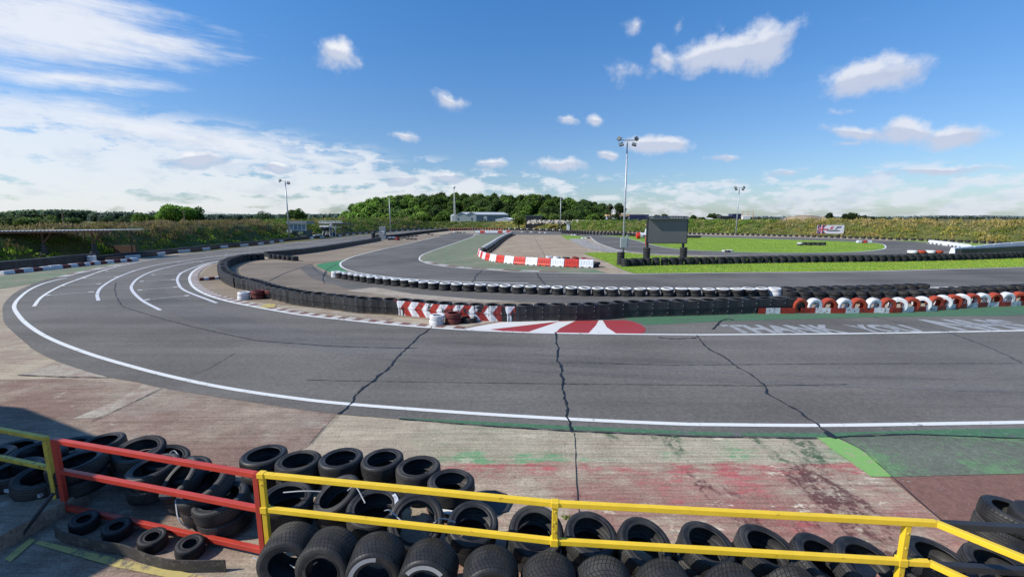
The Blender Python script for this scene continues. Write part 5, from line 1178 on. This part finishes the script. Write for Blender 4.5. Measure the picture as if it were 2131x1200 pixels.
bank('bank', [(1590, 488.4), (1680, 491), (1830, 496.3), (1950, 500.5), (2060, 505.5), (2131, 509), (2260, 515), (2420, 522)], [2.7, 2.8, 2.85, 2.8, 2.8, 2.8, 2.8, 2.8], 8, pal_right, 1.7, .2, 'green and straw coloured scrub on the right bank', bush=(.4, 1.0), bh=.65, dry=.6)
# grass blades along the verges
def blades(px, n, label):
    pg = G(px); tri = tessellate_polygon([[Vector((p.x, p.y, 0)) for p in pg]]); A = []; T = []
    for t in tri: a, b, c = (np.array(pg[i]) for i in t); T.append((a, b, c)); A.append(np.linalg.norm(np.cross(b-a, c-a))/2)
    A = np.array(A)/sum(A); ch = rng.choice(len(T), n, p=A); T = np.array(T)[ch]; r1 = np.sqrt(rng.random(n))[:, None]; r2 = rng.random(n)[:, None]
    c = T[:, 0]*(1-r1)+T[:, 1]*(r1*(1-r2))+T[:, 2]*(r1*r2); c[:, 2] = .03
    col = np.array([.2, .32, .045])*rng.uniform(.85, 1.2, (n, 1))*np.where(rng.random((n, 1)) < .12, np.array([[1.7, 1.0, 1.5]]), 1)
    L = Leaf(); L.add(leaves('', c, rng.uniform(.03, .075, n), col, aspect=1.3, upright=.8)); o = L.build('grass'); tag(o, label, 'grass', None, 'stuff')
blades([(1212, 527), (1300, 525.5), (1354, 531), (1540, 536.5), (1890, 536.5), (1985, 532), (2131, 522), (2131, 555.5), (1800, 564), (1500, 567), (1320, 569), (1262, 545)], 42000, 'short bright grass growing on the verge')
blades([(1340, 491.5), (1620, 499), (1830, 508), (1840, 514), (1770, 524), (1650, 526), (1439, 520), (1354, 508.5)], 26000, 'short bright grass growing on the island')

def crown(L, c, r, n, ls, base, zs=.9, lump=9):
    """crown made of overlapping leaf lumps"""
    c = np.array(c); lumps = [(c, r*.72)]
    for _ in range(lump):
        d = rng.normal(size=3); d[2] = d[2]*.8+.15; d /= np.linalg.norm(d); lumps.append((c+d*r*np.array([.62, .62, .62*zs]), r*rng.uniform(.3, .5)))
    w = np.array([l[1]**2 for l in lumps]); w /= w.sum()
    for (lc, lr), f in zip(lumps, w):
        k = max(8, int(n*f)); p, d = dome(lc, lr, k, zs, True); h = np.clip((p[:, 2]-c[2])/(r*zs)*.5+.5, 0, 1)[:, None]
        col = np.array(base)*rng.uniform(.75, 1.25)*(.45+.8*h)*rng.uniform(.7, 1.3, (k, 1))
        L.add(leaves('', p, rng.uniform(.6, 1.4, k)*ls, col, normal=d))
    return lumps
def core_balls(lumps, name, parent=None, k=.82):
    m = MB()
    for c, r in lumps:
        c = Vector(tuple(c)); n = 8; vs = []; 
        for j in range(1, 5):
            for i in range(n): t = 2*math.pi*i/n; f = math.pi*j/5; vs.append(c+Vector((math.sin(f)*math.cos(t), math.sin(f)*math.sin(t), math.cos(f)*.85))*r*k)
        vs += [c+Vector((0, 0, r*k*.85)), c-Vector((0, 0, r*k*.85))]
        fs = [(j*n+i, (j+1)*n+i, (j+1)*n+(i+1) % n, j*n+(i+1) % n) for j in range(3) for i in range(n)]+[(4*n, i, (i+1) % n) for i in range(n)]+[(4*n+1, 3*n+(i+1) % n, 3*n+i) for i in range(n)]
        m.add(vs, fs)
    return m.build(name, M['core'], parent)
# the wood: crowns too many to count
WT = ([715, 730, 760, 830, 900, 1000, 1100, 1160, 1220, 1250, 1266], [449, 431, 414, 405, 402.5, 404, 404.5, 409, 416, 425, 440])
L = Leaf(); allc = []
for (Yd, f, nn) in ((206, .42, 24), (212, .60, 26), (219, .80, 28), (227, .93, 29), (235, 1.0, 31)):
    for i in range(nn):
        px = 718+(1262-718)*(i+rng.uniform(.1, .9))/nn; yt = np.interp(px, *WT); top = PY(px, yt, Yd).z
        r = rng.uniform(3.4, 5.8); zc = max(2.0, top*f-r*.75+rng.uniform(-.8, .5)); q = PY(px, 450, Yd+rng.uniform(-4, 4))
        b = [(.075, .14, .028), (.10, .19, .03), (.06, .115, .03)][rng.integers(3)]
        b = tuple(v*(1.3 if px < 880 else .8) for v in b)  # sunlit left end and darker right of the wood put into leaf colour
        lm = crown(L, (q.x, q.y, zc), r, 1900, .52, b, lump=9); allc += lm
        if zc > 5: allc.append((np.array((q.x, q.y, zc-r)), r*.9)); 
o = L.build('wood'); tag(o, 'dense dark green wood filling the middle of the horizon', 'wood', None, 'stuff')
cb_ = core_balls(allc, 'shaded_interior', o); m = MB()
for px, top in [(x, PY(x, np.interp(x, *WT), 206).z) for x in range(735, 1255, 10)]: pass
# individual trees
def tree(px, yt, yb, Y, wpx, label, base=(.06, .12, .02), n=1800, ls=.5, group=None, lump=11, zs=.9):
    b = PY(px, yb, Y); top = PY(px, yt, Y).z; r = wpx/2/F*Y; zc = top-r*zs*.95
    if zc < r*.4: zs = max(.4, top/(2.2*r)); zc = top*.55
    root = thing('tree', label, 'tree', (b.x, Y, 0), group=group)
    m = MB(); m.tube((0, 0, 0), (0, 0, zc*.7+.2), r*.09, r*.05, 8)
    for k in range(5): t = k*1.26; m.tube((0, 0, zc*.5), (r*.5*math.cos(t), r*.5*math.sin(t), zc+r*.15), r*.045, r*.015, 6)
    m.build('trunk', M['bark'], root)
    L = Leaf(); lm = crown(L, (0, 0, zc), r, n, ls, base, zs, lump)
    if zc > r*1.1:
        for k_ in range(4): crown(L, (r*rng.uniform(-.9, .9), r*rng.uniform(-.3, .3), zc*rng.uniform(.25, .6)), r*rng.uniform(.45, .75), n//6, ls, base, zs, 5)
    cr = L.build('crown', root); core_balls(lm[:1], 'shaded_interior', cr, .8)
    return root
tree(369, 419, 466, 120, 72, 'large round bright green tree left of the hut', (.09, .19, .025), 5000, .45)
tree(404, 428, 466, 124, 48, 'darker half of the tree pair beside the bright one', (.05, .10, .02), 2800, .45)
tree(308, 440, 466, 122, 56, 'low mid green tree left of the large bright tree', (.06, .12, .02), 2200, .45)
tree(340, 446, 466, 118, 34, 'small yellow green bush below the large tree', (.1, .18, .03), 1200, .4)
tree(618, 435, 466, 110, 40, 'round dark tree behind the floodlight pole', (.04, .085, .018), 2600, .4)
tree(551, 441, 464, 190, 42, 'smooth rounded bluish tree in the distance left of pole', (.05, .09, .045), 1400, .6)
tree(1287, 420, 456, 178, 30, 'thin airy tree at the right end of the wood', (.035, .065, .02), 1500, .45, lump=14)
tree(1270, 424, 456, 182, 16, 'narrow straggly tree between wood and floodlight pole', (.07, .085, .05), 350, .4, lump=6)
tree(873, 438, 462, 150, 44, 'bright bush in front of the wood left of silo', (.1, .17, .03), 1300, .45)
tree(805, 444, 464, 140, 26, 'yellow green bush in front of the wood at left', (.11, .18, .025), 800, .4)
for i, (x, yt, w, c) in enumerate([(1080, 443, 34, (.09, .14, .03)), (1125, 441, 38, (.07, .12, .025)), (1155, 444, 30, (.09, .14, .03)), (1367, 446, 14, (.03, .06, .015)), (1382, 445, 18, (.03, .06, .015)), (1441, 448, 16, (.03, .06, .015)), (1462, 450, 20, (.03, .06, .015)), (1479, 442.5, 20, (.03, .06, .015)), (1496, 444, 18, (.03, .06, .015)), (1725, 443, 16, (.02, .035, .015)), (1775, 439, 26, (.02, .035, .012)), (1758, 445, 22, (.02, .035, .012)), (1795, 447, 16, (.025, .04, .015)), (1815, 450, 14, (.025, .04, .015)), (1833, 449, 26, (.03, .05, .015)), (1915, 452, 14, (.03, .05, .015)), (1868, 453, 18, (.04, .06, .02)), (1941, 453, 18, (.03, .05, .02)), (2040, 452.5, 14, (.03, .05, .02))]):
    tree(x, yt, 458, 145+(i*7) % 20, w, 'low dark tree on the skyline, %s from the wood rightwards' % nth(i+1), c, 700, .42, 'low trees on the skyline', 7)
for i, (x, yt, w, c, Y) in enumerate([(20, 446, 60, (.05, .085, .03), 130), (60, 452, 44, (.075, .12, .03), 115), (100, 449, 50, (.07, .115, .03), 118), (150, 452, 40, (.06, .1, .03), 122), (-30, 447, 60, (.05, .085, .03), 128), (185, 463, 26, (.08, .12, .03), 100), (260, 450, 36, (.04, .07, .025), 160), (225, 449, 40, (.03, .06, .025), 170), (480, 452, 40, (.04, .07, .03), 200), (520, 450, 36, (.035, .06, .03), 210), (660, 452, 36, (.05, .09, .03), 160), (690, 450, 30, (.05, .09, .03), 165), (590, 452, 30, (.04, .075, .03), 180)]):
    tree(x, yt, 466, Y, w, 'bushy tree beyond the left bank, %s from the left edge' % nth(i+1), c, 1000, .5, 'bushy trees beyond the left bank', 8, .7)
# distant tree lines, with bluish haze put into the leaf colours
def treeline(px, yts, Y, n, ls, col, label, r=(5, 9), per=150):
    L = Leaf(); cs = []
    for i in range(n):
        x = px[0]+(px[-1]-px[0])*(i+rng.random())/n; yt = np.interp(x, px, yts); q = PY(x, yt, Y+rng.uniform(-20, 20)); rr = rng.uniform(*r)*Y/400
        for zc in np.arange(max(q.z-rr*.8, rr*.3), 0, -rr*1.2)[:4]:
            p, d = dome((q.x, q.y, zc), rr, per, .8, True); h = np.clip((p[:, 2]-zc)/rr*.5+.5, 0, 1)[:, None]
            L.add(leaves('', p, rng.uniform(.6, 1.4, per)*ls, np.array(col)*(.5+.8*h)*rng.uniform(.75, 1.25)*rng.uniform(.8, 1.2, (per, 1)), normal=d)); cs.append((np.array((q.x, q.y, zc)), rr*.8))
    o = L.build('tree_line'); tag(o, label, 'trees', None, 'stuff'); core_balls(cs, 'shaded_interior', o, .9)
treeline([-250, -60, 0, 60, 180, 200, 215], [440, 440, 441, 436, 436.5, 442, 448], 420, 60, 1.7, (.10, .16, .09), 'wooded rise on the far left skyline', (3.5, 5.5))
treeline([200, 240, 280, 300, 330], [446, 440, 441, 446, 448], 380, 34, 1.5, (.06, .10, .08), 'dark distant trees left of the large tree')
treeline([410, 450, 520, 600, 700, 720], [446, 445, 446, 446, 444.5, 446], 520, 70, 2.0, (.09, .14, .12), 'haze-tinted distant trees behind the left straight', (3, 5))
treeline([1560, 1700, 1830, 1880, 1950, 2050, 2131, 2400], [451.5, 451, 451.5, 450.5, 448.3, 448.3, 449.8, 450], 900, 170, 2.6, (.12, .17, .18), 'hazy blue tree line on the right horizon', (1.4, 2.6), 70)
# spoil mound, rubble, distant grey field
hb_ = PY(1712, 452, 125); vs = []; 
heap('spoil_mound', 1712, 479.2, 16, 0, 7, M['mound'], 'x', 'x') if False else None
def mound(px0, px1, yt, Y, dpt, mat, label):
    a = PY(px0, 456, Y).x; b = PY(px1, 456, Y).x; h = PY(px0, yt, Y).z; nx, ny = 40, 12; vs = []; fs = []
    for j in range(ny+1):
        for i in range(nx+1):
            u = i/nx; v = j/ny; e = min(1, u/.22, (1-u)/.15)*min(1, v/.4, (1-v)/.4); vs.append((a+(b-a)*u, Y+dpt*v, h*(e**.8)*(1-.06*math.sin(u*9))+random.uniform(-.1, .1)))
    for j in range(ny):
        for i in range(nx): fs.append((j*(nx+1)+i, j*(nx+1)+i+1, (j+1)*(nx+1)+i+1, (j+1)*(nx+1)+i))
    o = MB().add(vs, fs).build('spoil_mound', mat, smooth=True); tag(o, label, 'mound')
mound(1650, 1765, 449.3, 118, 14, M['mound'], 'bare brown spoil mound behind the banner')
m = MB()
for i in range(260):
    px = random.uniform(1098, 1262); Yr = random.uniform(138, 146); q = PY(px, 460, Yr); s = random.uniform(.3, 1.1); m.box((q.x, Yr, random.uniform(1.8, 2.7)*(1 if px > 1100 else .8)), (s, s, s*.6), random.uniform(0, 3), (.6, .7))
o = m.build('rubble', M['rock']); tag(o, 'line of pale rubble along the top of the golden bank', 'rubble', None, 'stuff')
sh = MB().add([PY(110, 470, 135)*0+Vector((-125, 150, .3)), Vector((-85, 150, .3)), Vector((-120, 300, .3)), Vector((-200, 300, .3))], [(0, 1, 2, 3)]).build('grey_field', M['grey_field']); struct(sh)
# wires and their posts
wp_ = [(-140, 437, 60), (129, 441, 70), (382, 437.5, 84), (640, 444, 120), (712, 446, 160)]
tops = [PY(*w) for w in wp_]
for i, (w, t) in enumerate(zip(wp_, tops)):
    root = thing('utility_pole', 'slim wooden pole carrying the overhead wire, %s from the left' % nth(i+1), 'utility pole', (t.x, t.y, 0), group='wooden wire poles'); MB().tube((0, 0, 0), (0, 0, t.z), .11, .08, 8).build('pole', M['wood'], root); MB().bar((-.4, 0, t.z-.1), (.4, 0, t.z-.1), .07).build('crossarm', M['wood'], root)
for i, (a, b) in enumerate(zip(tops, tops[1:])):
    pts = [a.lerp(b, k/12)-Vector((0, 0, 1.1*4*(k/12)*(1-k/12)*.5)) for k in range(13)]; o = MB().path(pts, .022, 5).build('overhead_wire', M['dark']); tag(o, 'overhead wire span, %s from the left above the bank' % nth(i+1), 'wire', 'overhead wires')
# clubhouse outside the frame on the left, whose shadow falls across the gate
LD = Vector((1.15, .30, -1.0)); hgt = 5.0
shp = [(-22, 10.4), (-9.56, 8.2), (-6.54, 6.82), (-4.35, 5.65), (-4.22, 4.32), (-4.42, 4.0), (-5.2, 2.2), (-22, -2)]
off = Vector((-LD.x*hgt, -LD.y*hgt, 0)); fpp = [Vector((x, y, 0))+off for x, y in shp]
root = thing('clubhouse', 'dark clad clubhouse standing left of the railings', 'building', fpp[2]); n = len(fpp); q = [p-fpp[2] for p in fpp]
MB().add([p for p in q]+[p+Vector((0, 0, hgt-.3)) for p in q], [(i, (i+1) % n, n+(i+1) % n, n+i) for i in range(n)]).build('wall', M['grey_wall'], root)
MB().poly([p+Vector((0, 0, hgt)) for p in q]).build('roof', M['dark'], root)
MB().poly([p+Vector((0, 0, hgt-.15)) for p in q]).build('ceiling', M['dark'], root)
# weeds
for i, (x, y) in enumerate([(150, 1045), (1180, 1078), (1330, 1092), (1800, 1148)]):
    L = Leaf(); q = P(x, y); n = 40; c = np.array(q)+rng.normal(size=(n, 3))*np.array([.03, .02, .02 if i else .12]); c[:, 2] = np.abs(c[:, 2])+.01+(.1 if i == 0 else 0)
    L.add(leaves('', c, rng.uniform(.015, .035, n), np.array([.12, .2, .03])*rng.uniform(.6, 1.3, (n, 1)))); o = L.build('weed'); tag(o, 'tiny green weed in the concrete joint, %s from the left' % nth(i+1), 'weed', 'weeds in the foreground')

# ================= WORLD, SUN, CAMERA =================
sd = LD.normalized(); elev = math.asin(-sd.z); az = math.atan2(-sd.x, -sd.y)    # azimuth of the sun from +Y towards +X
w = D.worlds.new('World'); S.world = w; w.use_nodes = True; t = NT('w', w)
bg = w.node_tree.nodes['Background']
sky = t.n('ShaderNodeTexSky', sky_type='NISHITA'); sky.sun_disc = False; sky.sun_elevation = elev; sky.sun_rotation = az; sky.air_density = 1.0; sky.dust_density = .6; sky.ozone_density = 2.2; sky.altitude = 50
gen = t.n('ShaderNodeTexCoord').outputs['Generated']; dx, dy, dz = t.sep(gen)
azn = t.math('ARCTAN2', dx, dy); el = t.math('ARCSINE', dz)
elc = t.math('MAXIMUM', el, .0)
flat_v = t.comb(azn, el, 0.0)
def ae(px, py):
    v = PY(px, py, 1.0)-Vector((0, 0, H)); return math.atan2(v.x, v.y), math.atan2(v.z, math.hypot(v.x, v.y))
# warped coordinates for ragged edges
wn = t.n('ShaderNodeTexNoise'); t.l(flat_v, wn.inputs['Vector']); wn.inputs['Scale'].default_value = 9; wn.inputs['Detail'].default_value = 6; wn.inputs['Roughness'].default_value = .62
sub = t.n('ShaderNodeVectorMath', operation='SUBTRACT'); t.l(wn.outputs['Color'], sub.inputs[0]); sub.inputs[1].default_value = (.5, .5, .5)
scl = t.n('ShaderNodeVectorMath', operation='SCALE'); t.l(sub.outputs[0], scl.inputs[0]); scl.inputs['Scale'].default_value = .085
def warped(k):
    sc2 = t.n('ShaderNodeVectorMath', operation='MULTIPLY'); t.l(sub.outputs[0], sc2.inputs[0]); sc2.inputs[1].default_value = k
    addv = t.n('ShaderNodeVectorMath', operation='ADD'); t.l(flat_v, addv.inputs[0]); t.l(sc2.outputs[0], addv.inputs[1]); return addv.outputs[0]
WVC = warped((.075, .045, 0)); WVS = warped((.09, .035, 0)); WV = WVC; LOWS = []
def blob(x0, y0, x1, y1, thick, gain=1.0):
    """soft elongated puff between two sky points"""
    a, b = ae(x0, y0), ae(x1, y1); cx, cy = (a[0]+b[0])/2, (a[1]+b[1])/2; L = math.hypot(b[0]-a[0], b[1]-a[1])/2; rot = math.atan2(b[1]-a[1], b[0]-a[0])
    mp = t.n('ShaderNodeMapping', vector_type='TEXTURE'); t.l(WV, mp.inputs[0]); mp.inputs['Location'].default_value = (cx, cy, 0); mp.inputs['Rotation'].default_value = (0, 0, rot); mp.inputs['Scale'].default_value = (L*1.12+.006, thick/F*math.cos(cx)*(.66 if WV is WVC else .95), 1)
    g_ = t.n('ShaderNodeTexGradient', gradient_type='SPHERICAL'); t.l(mp.outputs[0], g_.inputs[0])
    if WV is WVC: LOWS.append(t.math('MULTIPLY', g_.outputs['Fac'], t.ramp(t.sep(mp.outputs[0])[1], .35, -.35)))
    return t.math('MULTIPLY', g_.outputs['Fac'], gain)
def mx(l):
    r = l[0]
    for q in l[1:]: r = t.math('MAXIMUM', r, q)
    return r
cum = mx([blob(1340, 150, 1700, 55, 75), blob(1520, 130, 1670, 60, 85, 1.2), blob(1340, 95, 1440, 170, 45, .75), blob(1250, 150, 1340, 150, 50, .55), blob(1690, 180, 1960, 125, 75, 1.05), blob(1690, 268, 1900, 285, 34, .8), blob(1820, 262, 1960, 280, 52, 1.15), blob(1900, 285, 2070, 275, 46, 1.05), blob(1300, 300, 1450, 303, 42, 1.2),
          blob(640, 100, 760, 130, 62, .75), blob(890, 190, 980, 225, 42, .72), blob(1150, 245, 1200, 255, 26, .6), blob(1215, 245, 1260, 252, 28, .75), blob(1090, 345, 1240, 345, 32, .8), blob(1235, 320, 1290, 322, 20, .8), blob(1400, 45, 1425, 50, 40, .5), blob(1290, 50, 1330, 60, 40, .5),
          blob(1460, 330, 1560, 332, 18, .7), blob(1000, 345, 1050, 345, 20, .8), blob(330, 330, 480, 325, 42, 1.1), blob(810, 285, 880, 290, 22, .7), blob(980, 345, 1060, 345, 22, .8), blob(900, 365, 980, 370, 22, .8), blob(1600, 360, 1690, 362, 18, .75), blob(1830, 350, 2131, 350, 26, .8), blob(540, 345, 620, 345, 26, .9), blob(800, 370, 870, 372, 30, .9), blob(1710, 230, 1780, 232, 18, .5), blob(1720, 300, 1830, 285, 20, .6)])
WV = WVS
nz = t.noise(flat_v, 26, 7, .62, off=(3, 1, 0))
cum_a = t.ramp(t.math('ADD', cum, t.math('MULTIPLY', t.math('SUBTRACT', nz, .5), .95)), .16, .70)
cir = mx([blob(-350, 10, 420, 70, 120, 1.25), blob(60, 60, 540, 110, 62, .85), blob(-300, 120, 420, 190, 34, .85), blob(-420, 160, 900, 345, 54, 1.05), blob(-300, 225, 480, 280, 24, .75), blob(-300, 272, 330, 305, 16, .6), blob(400, 290, 860, 345, 40, .85)])
sn = t.noise(flat_v, 6, 8, .66, stretch=(1, 8, 1), rot=.22, dist=.2)
sn2 = t.noise(flat_v, 4, 7, .6, off=(7, 2, 0))
cir_a = t.math('MULTIPLY', t.ramp(t.math('ADD', cir, t.math('ADD', t.math('MULTIPLY', t.math('SUBTRACT', sn, .5), 1.3), t.math('MULTIPLY', t.math('SUBTRACT', sn2, .5), .5))), .18, .95), .86)
# cloud deck near the horizon (thicker to the left)
leftw = t.ramp(azn, .25, -.75)
hz = t.math('SUBTRACT', 1.0, t.ramp(el, t.math('ADD', .025, t.math('MULTIPLY', leftw, .05)), t.math('ADD', .11, t.math('MULTIPLY', leftw, .10))))
hn = t.math('ADD', t.math('MULTIPLY', t.noise(flat_v, 15, 8, .6, stretch=(1, 2.8, 1), off=(2, 5, 0)), .75), t.math('MULTIPLY', t.noise(flat_v, 5, 3, .5, stretch=(1, 2.2, 1), off=(6, 1, 0)), .25))
hor_a = t.math('MULTIPLY', t.ramp(t.math('ADD', hn, t.math('ADD', t.math('MULTIPLY', hz, .10), t.math('MULTIPLY', leftw, .07))), .525, .64), .74)
hor_a = t.math('MULTIPLY', hor_a, t.ramp(hz, 0.0, .35))
alpha = mx([cum_a, cir_a, hor_a])
lows = t.ramp(mx(LOWS), .02, .3)
shade = t.noise(flat_v, 13, 6, .6, stretch=(1, 2.2, 1), off=(2, 5.06, 0))
rightw = t.ramp(azn, -.3, .7)
dark_amt = t.math('MULTIPLY', t.ramp(shade, .48, .68), t.math('ADD', .35, t.math('MULTIPLY', rightw, .4)))
ccol = t.mix(dark_amt, (9.3, 9.4, 9.7), (5.0, 5.8, 7.6))
ccol = t.mix(t.math('MULTIPLY', rightw, .5), ccol, (6.3, 6.9, 8.5))
tint = t.mix(1.0, sky.outputs[0], t.mix(t.ramp(el, .0, .5), (.88, 1.03, 1.26), (.56, 1.19, 1.72)), 'MULTIPLY')
ccol = t.mix(t.math('MULTIPLY', lows, .75), ccol, (5.0, 5.7, 7.4))
final = t.mix(t.math('MULTIPLY', alpha, .95), tint, ccol)
t.l(final, bg.inputs[0]); bg.inputs[1].default_value = .1
sl = D.lights.new('Sun', 'SUN'); sl.energy = 5.0; sl.angle = R(.53); sl.color = (1, .935, .845); so = D.objects.new('Sun', sl); C.objects.link(so); so.rotation_euler = sd.to_track_quat('-Z', 'Y').to_euler()
cam = D.cameras.new('Camera'); cam.sensor_width = 36; cam.lens = 36*F/2131; cam.clip_start = .05; cam.clip_end = 8000
co = D.objects.new('Camera', cam); C.objects.link(co); co.location = (0, 0, H); co.rotation_euler = (math.pi/2-TH, 0, 0); S.camera = co
S.view_settings.view_transform = 'Standard'; S.view_settings.look = 'None'; S.view_settings.exposure = 0
S.render.engine = 'CYCLES'
# stickers on three foreground tyres (parts of those tyres)
def sticker(label_bit, a0, a1, mat, r0, r1, z, nseg=14):
    for o in C.objects:
        if o.get('label', '').find(label_bit) >= 0 and o.name.startswith('tyre'):
            base = o.matrix_world.copy(); m = MB(); vs = []; inv = base.to_3x3().inverted()
            d0 = inv @ Vector((1, 0, 0)); ph = math.atan2(d0.y, d0.x); up = inv @ (Vector((0, 0, 1)) if abs((base.to_3x3() @ Vector((0, 0, 1))).z) < .7 else Vector((0, 1, 0))); sg = 1 if (d0.x*up.y-d0.y*up.x) > 0 else -1
            for k in range(nseg+1):
                t_ = ph+sg*math.radians(a0+(a1-a0)*k/nseg); vs += [(r0*math.cos(t_), r0*math.sin(t_), z), (r1*math.cos(t_), r1*math.sin(t_), z)]
            m.add(vs, [(2*k, 2*k+1, 2*k+3, 2*k+2) for k in range(nseg)]); s_ = m.build('sticker', mat, o); return
sticker('wet-weather tyre with chevron tread, third', 80, 175, M['strap'], .19, .232, .363)
sticker('wet-weather tyre with chevron tread, fourth', 40, 140, M['strap'], .19, .232, .363)
sticker('black top tyre third from the left in the middle row', -20, 45, M['kwhite'], .225, .268, .2035)
